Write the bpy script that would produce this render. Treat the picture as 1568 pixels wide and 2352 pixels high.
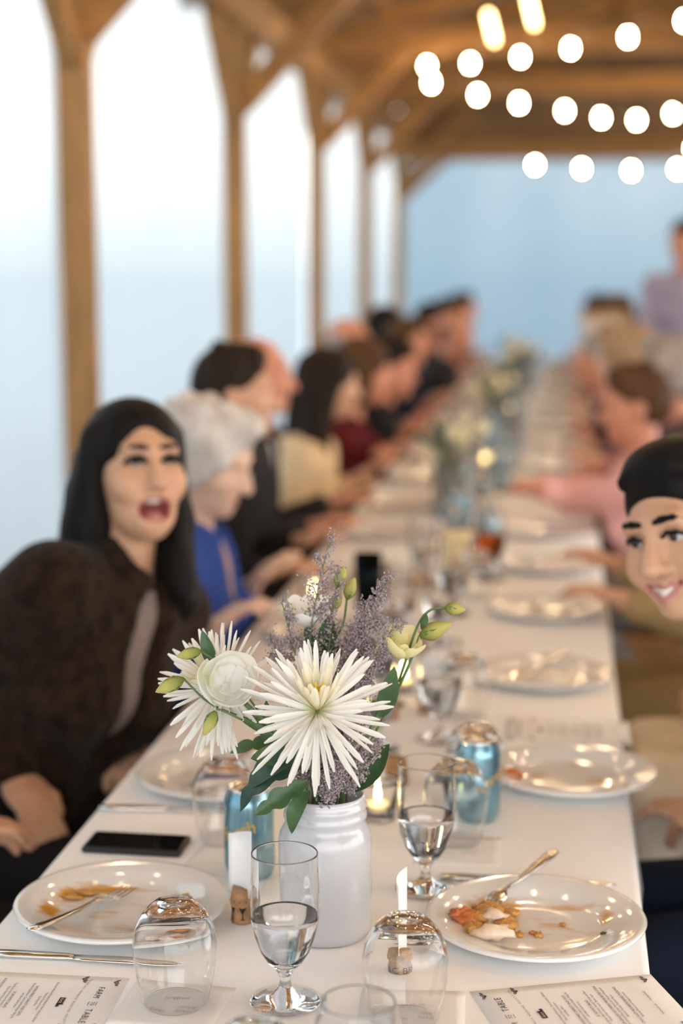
import bpy, bmesh, math, random
import numpy as np
from mathutils import Vector, Matrix, Euler

for o in list(bpy.data.objects):
    bpy.data.objects.remove(o)
scene = bpy.context.scene
C = scene.collection
random.seed(7)
rng = np.random.default_rng(7)
PI = math.pi

# ------------------------------------------------------------------ camera
cam_data = bpy.data.cameras.new('camera')
cam = bpy.data.objects.new('camera', cam_data)
C.objects.link(cam)
cam_data.sensor_fit = 'VERTICAL'
cam_data.sensor_height = 36.0
cam_data.sensor_width = 24.0
cam_data.lens = 58.0
cam_data.clip_start = 0.05
cam_data.clip_end = 500
cam.location = (0, 0, 1.57)
YAW, PITCH = math.radians(7.667), math.radians(8.643)
cam.rotation_euler = (PI / 2 - PITCH, 0, YAW)
cam_data.dof.use_dof = True
cam_data.dof.focus_distance = 1.88
cam_data.dof.aperture_fstop = 2.0
scene.camera = cam

# ------------------------------------------------------------------ exposure
scene.view_settings.view_transform = 'Standard'
scene.view_settings.look = 'None'
scene.view_settings.gamma = 1.0
scene.view_settings.exposure = 1.58
scene.view_settings.use_curve_mapping = False
try:
    scene.cycles.use_denoising = True
    scene.cycles.sample_clamp_indirect = 6.0
    scene.cycles.max_bounces = 10
    scene.cycles.transmission_bounces = 10
    scene.cycles.transparent_max_bounces = 16
    scene.cycles.glossy_bounces = 5
    scene.cycles.diffuse_bounces = 4
    scene.cycles.blur_glossy = 0.4
except Exception:
    pass

# ------------------------------------------------------------------ sky
SKY = 1.75
world = bpy.data.worlds.new('evening_sky')
scene.world = world
world.use_nodes = True
nt = world.node_tree
nt.nodes.clear()
wo = nt.nodes.new('ShaderNodeOutputWorld')
bg = nt.nodes.new('ShaderNodeBackground')
tc = nt.nodes.new('ShaderNodeTexCoord')
sx = nt.nodes.new('ShaderNodeSeparateXYZ')
rp = nt.nodes.new('ShaderNodeValToRGB')
nt.links.new(tc.outputs['Generated'], sx.inputs[0])
nt.links.new(sx.outputs['Z'], rp.inputs[0])
nt.links.new(rp.outputs['Color'], bg.inputs['Color'])
nt.links.new(bg.outputs[0], wo.inputs[0])
el = rp.color_ramp.elements
el[0].position = 0.0; el[0].color = (0.47, 0.53, 0.545, 1)
el[1].position = 1.0; el[1].color = (0.68, 0.78, 0.91, 1)
e = el.new(0.075); e.color = (1.0, 0.97, 0.92, 1)
e = el.new(0.30); e.color = (0.90, 0.93, 0.97, 1)
bg.inputs['Strength'].default_value = SKY
BULB = 82.0          # radiance of one festoon bulb

# ------------------------------------------------------------------ helpers
def tag(o, label=None, cat=None, group=None, kind=None):
    if label: o['label'] = label
    if cat: o['category'] = cat
    if group: o['group'] = group
    if kind: o['kind'] = kind
    return o

def empty(name, loc=(0, 0, 0), rz=0.0, parent=None):
    o = bpy.data.objects.new(name, None)
    o.empty_display_size = 0.05
    C.objects.link(o)
    o.location = loc
    o.rotation_euler = (0, 0, rz)
    if parent: o.parent = parent
    return o

def mesh_of(name, verts, faces, mat=None, smooth=True):
    me = bpy.data.meshes.new(name)
    me.from_pydata([tuple(v) for v in verts], [], [tuple(f) for f in faces])
    me.update()
    if mat is not None:
        for m in (mat if isinstance(mat, (list, tuple)) else [mat]):
            me.materials.append(m)
    if smooth:
        me.polygons.foreach_set('use_smooth', [True] * len(me.polygons))
    return me

def put(name, me, parent=None, loc=(0, 0, 0), rot=None, mw=None):
    o = bpy.data.objects.new(name, me)
    C.objects.link(o)
    if parent: o.parent = parent
    if mw is not None:
        o.matrix_local = mw
    else:
        o.location = loc
        if rot is not None: o.rotation_euler = rot
    return o

KIDS = {}
def copy_tree(o, parent=None, loc=None, rz=None, label=None, group=None):
    c = o.copy()
    C.objects.link(c)
    if parent is not None:
        c.parent = parent
    if loc is not None: c.location = loc
    if rz is not None: c.rotation_euler = (0, 0, rz)
    if label: c['label'] = label
    if group: c['group'] = group
    for ch in list(o.children):
        copy_tree(ch, c)
    return c

class MB:
    """collects simple solids into one mesh"""
    def __init__(s): s.v = []; s.f = []
    def add(s, v, f):
        n = len(s.v); s.v += [tuple(p) for p in v]; s.f += [tuple(i + n for i in q) for q in f]; return s
    def box(s, c, d, rot=None):
        x, y, z = d[0] / 2, d[1] / 2, d[2] / 2
        vs = [Vector((a * x, b * y, g * z)) for a in (-1, 1) for b in (-1, 1) for g in (-1, 1)]
        if rot is not None: vs = [rot @ v for v in vs]
        vs = [v + Vector(c) for v in vs]
        return s.add(vs, [(0, 1, 3, 2), (4, 6, 7, 5), (0, 4, 5, 1), (2, 3, 7, 6), (0, 2, 6, 4), (1, 5, 7, 3)])
    def beam(s, a, b, w, h, up=(0, 0, 1)):
        a, b = Vector(a), Vector(b); d = (b - a).normalized()
        u = Vector(up)
        if abs(d.dot(u)) > .98: u = Vector((0, 1, 0))
        r = d.cross(u).normalized(); u = r.cross(d).normalized()
        vs = []
        for p in (a, b):
            for sx_, sz_ in ((-1, -1), (1, -1), (1, 1), (-1, 1)):
                vs.append(p + r * (sx_ * w / 2) + u * (sz_ * h / 2))
        return s.add(vs, [(0, 1, 2, 3), (7, 6, 5, 4), (0, 4, 5, 1), (1, 5, 6, 2), (2, 6, 7, 3), (3, 7, 4, 0)])
    def tube(s, pts, rad, n=8, cap=True):
        pts = [Vector(p) for p in pts]
        if not hasattr(rad, '__len__'): rad = [rad] * len(pts)
        vs, fs = [], []
        u = None
        for i, p in enumerate(pts):
            d = (pts[min(i + 1, len(pts) - 1)] - pts[max(i - 1, 0)])
            d = d.normalized() if d.length > 1e-9 else Vector((0, 0, 1))
            if u is None:
                u = d.orthogonal().normalized()
            else:
                u = (u - d * u.dot(d))
                u = u.normalized() if u.length > 1e-6 else d.orthogonal().normalized()
            w = d.cross(u)
            for k in range(n):
                a = 2 * PI * k / n
                vs.append(p + (u * math.cos(a) + w * math.sin(a)) * rad[i])
        for i in range(len(pts) - 1):
            for k in range(n):
                fs.append((i * n + k, i * n + (k + 1) % n, (i + 1) * n + (k + 1) % n, (i + 1) * n + k))
        if cap:
            fs.append(tuple(range(n))[::-1]); m = (len(pts) - 1) * n
            fs.append(tuple(range(m, m + n)))
        return s.add(vs, fs)
    def lathe(s, prof, n=40, c=(0, 0, 0)):
        vs, fs = [], []
        for r, z in prof:
            for k in range(n):
                a = 2 * PI * k / n
                vs.append((c[0] + r * math.cos(a), c[1] + r * math.sin(a), c[2] + z))
        for i in range(len(prof) - 1):
            for k in range(n):
                fs.append((i * n + k, i * n + (k + 1) % n, (i + 1) * n + (k + 1) % n, (i + 1) * n + k))
        return s.add(vs, fs)
    def mesh(s, name, mat=None, smooth=True): return mesh_of(name, s.v, s.f, mat, smooth)
    def build(s, name, mat=None, parent=None, smooth=False, loc=(0, 0, 0), bevel=0):
        o = put(name, s.mesh(name, mat, smooth), parent, loc)
        if bevel:
            b = o.modifiers.new('bevel', 'BEVEL'); b.width = bevel; b.segments = 2; b.limit_method = 'ANGLE'
        return o

def spline(pts, m=6):
    """Catmull-Rom through points"""
    P = [Vector(p) for p in pts]
    if len(P) == 2: return [P[0].lerp(P[1], i / m) for i in range(m + 1)]
    Q = [P[0] * 2 - P[1]] + P + [P[-1] * 2 - P[-2]]
    out = []
    for i in range(1, len(Q) - 2):
        a, b, c, d = Q[i - 1:i + 3]
        for j in range(m):
            t = j / m
            out.append(.5 * ((2 * b) + (c - a) * t + (2 * a - 5 * b + 4 * c - d) * t * t + (3 * b - a - 3 * c + d) * t ** 3))
    out.append(P[-1])
    return out

# ------------------------------------------------------------------ materials
def base_mat(name):
    m = bpy.data.materials.new(name); m.use_nodes = True
    n = m.node_tree.nodes; b = n['Principled BSDF']
    return m, m.node_tree, n, b

def mat(name, col, rough=.6, metal=0, var=.08, scale=8.0, bump=0.0, bscale=60.0, spec=.5, stretch=None, coat=0, sheen=0, sss=0, trans=0, ior=1.45, col2=None):
    m, t, n, b = base_mat(name)
    tcn = n.new('ShaderNodeTexCoord'); mp = n.new('ShaderNodeMapping')
    t.links.new(tcn.outputs['Object'], mp.inputs[0])
    if stretch: mp.inputs['Scale'].default_value = stretch
    nz = n.new('ShaderNodeTexNoise'); nz.inputs['Scale'].default_value = scale; nz.inputs['Detail'].default_value = 4
    t.links.new(mp.outputs[0], nz.inputs[0])
    r = n.new('ShaderNodeValToRGB')
    c2 = col2 if col2 else tuple(min(1, c * (1 + var)) for c in col)
    c1 = col if col2 else tuple(c * (1 - var) for c in col)
    r.color_ramp.elements[0].color = (*c1, 1); r.color_ramp.elements[0].position = .3
    r.color_ramp.elements[1].color = (*c2, 1); r.color_ramp.elements[1].position = .7
    t.links.new(nz.outputs['Fac'], r.inputs[0]); t.links.new(r.outputs[0], b.inputs['Base Color'])
    b.inputs['Roughness'].default_value = rough; b.inputs['Metallic'].default_value = metal
    b.inputs['Specular IOR Level'].default_value = spec
    b.inputs['IOR'].default_value = ior
    if coat: b.inputs['Coat Weight'].default_value = coat; b.inputs['Coat Roughness'].default_value = .05
    if sheen: b.inputs['Sheen Weight'].default_value = sheen
    if sss:
        b.inputs['Subsurface Weight'].default_value = sss
        b.inputs['Subsurface Radius'].default_value = (.01, .004, .002)
        b.inputs['Subsurface Scale'].default_value = 1.0
    if trans: b.inputs['Transmission Weight'].default_value = trans
    if bump:
        n2 = n.new('ShaderNodeTexNoise'); n2.inputs['Scale'].default_value = bscale; n2.inputs['Detail'].default_value = 3
        t.links.new(mp.outputs[0], n2.inputs[0])
        bp = n.new('ShaderNodeBump'); bp.inputs['Strength'].default_value = bump; bp.inputs['Distance'].default_value = .01
        t.links.new(n2.outputs['Fac'], bp.inputs['Height']); t.links.new(bp.outputs[0], b.inputs['Normal'])
    return m

def emit_mat(name, col, strength):
    m = bpy.data.materials.new(name); m.use_nodes = True
    t = m.node_tree; t.nodes.clear()
    o = t.nodes.new('ShaderNodeOutputMaterial'); e_ = t.nodes.new('ShaderNodeEmission')
    e_.inputs[0].default_value = (*col, 1); e_.inputs[1].default_value = strength
    t.links.new(e_.outputs[0], o.inputs[0]); return m

def glass_mat(name, col=(1, 1, 1), ior=1.45, rough=0.0, clear=0.0):
    m = bpy.data.materials.new(name); m.use_nodes = True
    t = m.node_tree; t.nodes.clear()
    o = t.nodes.new('ShaderNodeOutputMaterial'); g = t.nodes.new('ShaderNodeBsdfGlass')
    g.inputs['Color'].default_value = (*col, 1); g.inputs['IOR'].default_value = ior; g.inputs['Roughness'].default_value = rough
    tr = t.nodes.new('ShaderNodeBsdfTransparent'); tr.inputs[0].default_value = (*col, 1)
    mx = t.nodes.new('ShaderNodeMixShader'); mx.inputs[0].default_value = clear
    t.links.new(g.outputs[0], mx.inputs[1]); t.links.new(tr.outputs[0], mx.inputs[2])
    t.links.new(mx.outputs[0], o.inputs[0]); return m

def sheet_mat(name, col, clear, tcol):
    """weather curtain: part clear, part milky"""
    m = bpy.data.materials.new(name); m.use_nodes = True
    t = m.node_tree; t.nodes.clear()
    o = t.nodes.new('ShaderNodeOutputMaterial')
    tr = t.nodes.new('ShaderNodeBsdfTransparent'); tr.inputs[0].default_value = (*tcol, 1)
    tl = t.nodes.new('ShaderNodeBsdfTranslucent'); tl.inputs[0].default_value = (*col, 1)
    df = t.nodes.new('ShaderNodeBsdfDiffuse'); df.inputs[0].default_value = (*col, 1)
    gl = t.nodes.new('ShaderNodeBsdfGlossy'); gl.inputs['Roughness'].default_value = .25
    nz = t.nodes.new('ShaderNodeTexNoise'); nz.inputs['Scale'].default_value = 1.1; nz.inputs['Detail'].default_value = 2
    tcn = t.nodes.new('ShaderNodeTexCoord'); t.links.new(tcn.outputs['Object'], nz.inputs[0])
    mr = t.nodes.new('ShaderNodeMapRange'); mr.inputs[1].default_value = .3; mr.inputs[2].default_value = .7
    mr.inputs[3].default_value = 1 - clear - .06; mr.inputs[4].default_value = 1 - clear + .06
    t.links.new(nz.outputs['Fac'], mr.inputs[0])
    m1 = t.nodes.new('ShaderNodeMixShader'); m1.inputs[0].default_value = .3
    t.links.new(tl.outputs[0], m1.inputs[1]); t.links.new(df.outputs[0], m1.inputs[2])
    m2 = t.nodes.new('ShaderNodeMixShader')
    t.links.new(mr.outputs[0], m2.inputs[0]); t.links.new(tr.outputs[0], m2.inputs[1]); t.links.new(m1.outputs[0], m2.inputs[2])
    m3 = t.nodes.new('ShaderNodeMixShader'); m3.inputs[0].default_value = .04
    t.links.new(m2.outputs[0], m3.inputs[1]); t.links.new(gl.outputs[0], m3.inputs[2])
    t.links.new(m3.outputs[0], o.inputs[0]); return m

M = {}
M['cloth'] = mat('white_table_linen', (.90, .89, .885), .85, var=.02, scale=3, bump=.12, bscale=9, sheen=.15)
M['ceramic'] = mat('white_glazed_ceramic', (.76, .755, .735), .08, var=.015, scale=6, coat=.3)
M['jar'] = mat('white_glazed_jar', (.53, .52, .535), .13, var=.015, scale=5, coat=.4, bump=.03, bscale=20)
M['jar_foot'] = mat('raw_clay_foot', (.45, .34, .24), .8, bump=.1)
M['glass'] = glass_mat('clear_glass', (.997, .999, .998), 1.42)
M['water'] = glass_mat('water', (.995, .997, 1), 1.33)
M['steel'] = mat('polished_steel', (.74, .72, .68), .16, 1, var=.04, scale=30)
M['paper'] = mat('cream_paper', (.84, .825, .815), .8, var=.015, scale=20)
M['napkin'] = mat('white_paper_napkin', (.84, .81, .77), .9, var=.02, scale=20, bump=.1, bscale=200)
M['ink'] = mat('dark_brown_ink', (.045, .022, .022), .8, var=.2)
M['inkgrey'] = mat('grey_ink', (.13, .11, .11), .8, var=.2)
M['inkpink'] = mat('pink_ink', (.72, .50, .50), .8)
M['cork'] = mat('cork', (.38, .215, .105), .85, var=.35, scale=90, bump=.4, bscale=160)
M['blackink'] = mat('black_print', (.015, .012, .012), .6, var=.2)
M['can'] = mat('blue_printed_aluminium', (.10, .30, .44), .24, .75, scale=22, col2=(.36, .52, .55))
M['alu'] = mat('bare_aluminium', (.72, .72, .72), .22, 1, var=.05)
M['gold'] = mat('yellow_can_print', (.70, .42, .04), .4, var=.1)
M['phone'] = mat('black_phone_case', (.012, .011, .012), .45, var=.2)
M['screen'] = mat('black_phone_glass', (.006, .006, .008), .05, var=.1)
M['wood'] = mat('brown_timber', (.33, .17, .055), .62, var=.3, scale=4, bump=.2, bscale=25, stretch=(6, 6, .8))
M['woody'] = mat('brown_timber_along', (.35, .175, .055), .62, var=.3, scale=4, bump=.2, bscale=25, stretch=(6, .8, 6))
M['woodx'] = mat('brown_timber_across', (.36, .175, .05), .62, var=.3, scale=4, bump=.2, bscale=25, stretch=(.8, 6, 6))
M['roof'] = mat('weathered_roof_sheet', (.27, .155, .075), .8, var=.2, scale=3, spec=.2)
M['chairwood'] = mat('honey_chair_wood', (.28, .13, .045), .35, var=.3, scale=6, stretch=(1, 1, .3), coat=.2)
M['concrete'] = mat('concrete', (.30, .28, .26), .8, var=.15, scale=2, bump=.1, bscale=30)
M['ground'] = mat('pale_gravel_ground', (.42, .475, .49), .95, var=.05, scale=.6)
M['sheet'] = sheet_mat('milky_weather_curtain', (.335, .355, .36), .45, (.36, .378, .378))
M['bluesheet'] = sheet_mat('blue_weather_curtain', (.158, .213, .247), .20, (.195, .245, .28))
M['socket'] = mat('black_socket', (.02, .018, .015), .5)
M['bulb'] = emit_mat('warm_bulb', (1, .72, .42), BULB)
M['tube'] = emit_mat('dim_amber_glow', (1, .62, .25), 7)
M['flame'] = emit_mat('candle_flame', (1, .66, .26), 130)
M['wax'] = mat('candle_wax', (.9, .82, .65), .5, sss=.3)
M['petal'] = None

# ================================================================== SETTING
POSTX = -1.75
POSTY = [-2.83 + 2.9 * k for k in range(8)]         # -2.83 .. 17.47
ENDY = POSTY[-1]
RX = 5.45                                            # far side post line
RIDX = (POSTX + RX) / 2
EAVE = 2.97
SL = .34
def roofz(x): return EAVE + (x - POSTX if x < RIDX else RX - x) * SL

g = MB(); g.add([(-150, -120, -.03), (150, -120, -.03), (150, 220, -.03), (-150, 220, -.03)], [(0, 1, 2, 3)])
tag(g.build('floor', M['ground']), 'pale gravel ground outside the pavilion', None, kind='structure').name = 'ground'
f = MB(); f.box((1.85, 7.4, -.06), (8.2, 21.2, .12))
tag(f.build('floor', M['concrete']), 'grey concrete pavilion floor', kind='structure')

def sheet(name, p0, p1, z0, z1, m, parent, nx=40, nz=8, amp=.018):
    p0, p1 = Vector(p0), Vector(p1); d = (p1 - p0); nrm = Vector((-d.y, d.x, 0)).normalized()
    v, fs = [], []
    ph = random.random() * 6
    for i in range(nx + 1):
        for j in range(nz + 1):
            u, w = i / nx, j / nz
            off = amp * (math.sin(u * 23 + ph + 1.2 * w) + .6 * math.sin(u * 47 + 2 * ph)) * (.35 + .65 * (1 - w))
            p = p0 + d * u + nrm * off
            v.append((p.x, p.y, z0 + (z1 - z0) * w))
    for i in range(nx):
        for j in range(nz):
            a = i * (nz + 1) + j
            fs.append((a, a + nz + 1, a + nz + 2, a + 1))
    return put(name, mesh_of(name, v, fs, m), parent)

def side_wall(name, x, s, sheets):
    w = empty(name, (x, ENDY / 2, 0)); tag(w, 'timber post wall hung with milky plastic curtains' if sheets else 'open timber post side of the pavilion', kind='structure')
    L = lambda p: (p[0] - x, p[1] - ENDY / 2, p[2])
    for y in POSTY:
        MB().box(L((x, y, 1.42)), (.108, .108, 2.84)).build('post', M['wood'], w)
        for sg in (-1, 1):
            if (y == POSTY[0] and sg < 0) or (y == ENDY and sg > 0): continue
            MB().beam(L((x, y + sg * .03, 2.28)), L((x, y + sg * .55, 2.80)), .075, .10).build('knee_brace', M['woody'], w)
        MB().beam(L((x + s * .03, y, 2.38)), L((x + s * .80, y, roofz(x + s * .80) - .06)), .085, .12).build('knee_brace', M['woodx'], w)
    MB().box(L((x, (POSTY[0] + ENDY) / 2, 2.90)), (.12, ENDY - POSTY[0] + .12, .19)).build('eave_beam', M['woody'], w)
    if sheets:
        for a, b in zip(POSTY[:-1], POSTY[1:]):
            sheet('plastic_curtain', L((x - s * .075, a, 0)), L((x - s * .075, b, 0)), .02, 2.84, M['sheet'], w)
    return w
side_wall('wall_left', POSTX, 1, True)
side_wall('wall_right', RX, -1, False)

wb = empty('wall_back', (RIDX, ENDY, 0)); tag(wb, 'end wall with blue plastic curtain under a timber beam', kind='structure')
sheet('plastic_curtain', (POSTX - RIDX, .07, 0), (RX - RIDX, .07, 0), .02, 2.62, M['bluesheet'], wb, nx=90)
MB().box((0, 0, 2.70), (RX - POSTX, .12, .20)).build('tie_beam', M['woodx'], wb)
for px in (POSTX + 2.4, POSTX + 4.8):
    if px > 1.5: MB().box((px - RIDX, 0, 1.31), (.115, .115, 2.6)).build('post', M['wood'], wb)
MB().beam((POSTX - RIDX, .0, 2.20), (POSTX - RIDX + .52, .0, 2.66), .075, .10).build('knee_brace', M['woodx'], wb)
MB().beam((RX - RIDX, .0, 2.20), (RX - RIDX - .52, .0, 2.66), .075, .10).build('knee_brace', M['woodx'], wb)
gb = MB(); n0 = RX - RIDX
gb.add([(-n0, .04, 2.8), (n0, .04, 2.8), (0, .04, roofz(RIDX) + .22), (-n0, .08, 2.8), (n0, .08, 2.8), (0, .08, roofz(RIDX) + .22), (-n0, .04, roofz(POSTX) + .22), (n0, .04, roofz(POSTX) + .22)],
       [(0, 1, 7, 2, 6), (0, 3, 4, 1)])
gb.build('gable_board', M['roof'], wb)

ce = empty('ceiling', (RIDX, 7.4, EAVE)); tag(ce, 'open timber roof with rafters, purlins and tie beams', kind='structure')
CL = lambda x, y, z: (x - RIDX, y - 7.4, z - EAVE)
for s in (0, 1):
    xe = POSTX - .35 if s == 0 else RX + .35
    ze = EAVE - .35 * SL
    for k in range(6):
        y0 = POSTY[0] - .3 + k * 3.47; y1 = y0 + 3.47
        v = [CL(xe, y0, ze + .20), CL(xe, y1, ze + .20), CL(RIDX, y1, roofz(RIDX) + .20), CL(RIDX, y0, roofz(RIDX) + .20)]
        v += [(a, b, c + .02) for a, b, c in v]
        MB().add(v, [(0, 1, 2, 3), (7, 6, 5, 4), (0, 4, 5, 1), (2, 6, 7, 3), (1, 5, 6, 2), (0, 3, 7, 4)]).build('roof_panel', M['roof'], ce)
    for k in range(7):
        x = xe + (RIDX - xe) * (k + .5) / 7
        zz = (EAVE + (x - POSTX) * SL) if s == 0 else (EAVE + (RX - x) * SL)
        MB().box(CL(x, (POSTY[0] + ENDY) / 2, zz + .165), (.05, ENDY - POSTY[0] + .5, .07)).build('purlin', M['woody'], ce)
ys = []
for a, b in zip(POSTY[:-1], POSTY[1:]): ys += [a, (a + b) / 2]
ys.append(ENDY)
for i, y in enumerate(ys):
    for s in (0, 1):
        xe = POSTX - .3 if s == 0 else RX + .3
        MB().beam(CL(xe, y, EAVE - .3 * SL + .06), CL(RIDX, y, roofz(RIDX) + .06), .06, .15).build('rafter', M['woodx'], ce)
    if i % 2 == 0 and y < ENDY:
        MB().box(CL(RIDX, y, 3.06), (RX - POSTX, .07, .17)).build('tie_beam', M['woodx'], ce)
        MB().box(CL(RIDX, y, (3.14 + roofz(RIDX)) / 2), (.09, .09, roofz(RIDX) - 3.14)).build('king_post', M['wood'], ce)
        for sg in (-1, 1):
            MB().beam(CL(RIDX + sg * .05, y, 3.18), CL(RIDX + sg * 1.5, y, roofz(RIDX + sg * 1.5) + .02), .06, .09).build('truss_web', M['woodx'], ce)

# ------------------------------------------------------------------ festoon lights
bulb_me = MB().lathe([(.001, -.036), (.009, -.034), (.015, -.026), (.0185, -.014), (.0175, -.001), (.014, .009), (.011, .015), (.010, .019), (.001, .021)], 14).mesh('bulb', M['bulb'])
sock_me = MB().lathe([(.001, .018), (.016, .018), (.016, .05), (.010, .058), (.001, .058)], 10).mesh('socket', M['socket'])
def festoon(pts, ext0, ext1, label, seen=True):
    root = empty('string_light', pts[0]); o = Vector(pts[0])
    tag(root, label, 'string light', 'festoon strings under the roof')
    w = [Vector(p) + Vector((0, 0, .06)) for p in ([ext0] if ext0 else []) + list(pts) + ([ext1] if ext1 else [])]
    MB().tube([p - o for p in spline(w, 3)], .004, 5).build('wire', M['socket'], root, True)
    for p in pts:
        b = put('bulb', bulb_me, root, Vector(p) - o)
        put('socket', sock_me, b)
FA = [(-.97, 11.6, 2.90), (-.65, 11.14, 2.86), (-.31, 10.67, 2.84), (0, 10.21, 2.83), (.32, 9.74, 2.83), (.60, 9.28, 2.85)]
FA += [(.92 + .32 * k, 8.85 - .42 * k, 2.86 + .012 * k) for k in range(13)]
FB = [(-.81, 9.98, 2.62), (-.56, 10.44, 2.59), (-.32, 10.9, 2.58), (-.03, 11.37, 2.57), (.22, 11.83, 2.56), (.48, 12.3, 2.58), (.76, 12.76, 2.66)]
FB += [(1.04 + .30 * k, 13.1 + .28 * k, 2.72 + .03 * k) for k in range(9)]
FC = [(-.27, 13.92, 2.36), (.11, 13.92, 2.33), (.51, 13.92, 2.31), (.88, 13.92, 2.32), (.96, 13.34, 2.45), (1.30, 13.1, 2.52), (1.7, 12.9, 2.58), (2.1, 12.7, 2.65), (2.5, 12.4, 2.72)]
festoon(FA, (-1.5, 11.71, 2.97), (5.35, 3.2, 3.02), 'warm bulb string running from the third tie beam toward the open side')
festoon(FB, (-1.2, 8.83, 2.94), (4.2, 16.2, 3.0), 'sagging warm bulb string hanging just below the upper string')
festoon(FC, (-.4, 14.59, 2.97), (3.2, 11.71, 2.97), 'lowest warm bulb string in front of the blue end curtain')
def run(a, b, n, sag):
    a, b = Vector(a), Vector(b)
    return [a.lerp(b, (i + .5) / n) - Vector((0, 0, sag * (1 - (2 * (i + .5) / n - 1) ** 2))) for i in range(n)]
for k, (a, b) in enumerate([((-1.62, 6.6, 3.02), (5.3, 5.0, 3.02)), ((-1.62, 4.9, 3.10), (5.3, 6.6, 3.10)), ((-1.62, 3.6, 3.02), (5.3, 1.2, 3.02)), ((-1.62, .6, 3.10), (5.3, 3.2, 3.10))]):  # extra strings out of view, added to light the near part of the table
    festoon(run(a, b, 15, .16), a, b, 'unseen warm bulb string added overhead to light the near half of the table')

# two emissive amber tubes, shaped as elongated warm streaks under the roof
def amber_tube(p, tilt, label):
    r = empty('roof_tube', p); r.rotation_euler = (0, tilt, 0)
    put('glow_tube', MB().lathe([(.001, -.085), (.012, -.08), (.017, -.06), (.017, .06), (.014, .08), (.001, .085)], 14).mesh('glow_tube', M['tube']), r)
    put('cap', MB().lathe([(.001, .08), (.016, .08), (.014, .12), (.004, .13), (.004, .42)], 12).mesh('cap', M['socket']), r)
    tag(r, label, 'lamp', 'amber tubes under the roof')
amber_tube((-.42, 9.1, 2.80), -.25, 'glowing amber tube hanging under the roof, the one nearer the curtained wall')
amber_tube((-.21, 9.1, 2.88), -.25, 'glowing amber tube hanging under the roof, the one farther from the curtained wall')

# ================================================================== PEOPLE
def V3(*a): return np.array(a, float)
def nrm(v):
    v = np.asarray(v, float); return v / (np.linalg.norm(v) + 1e-12)

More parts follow.
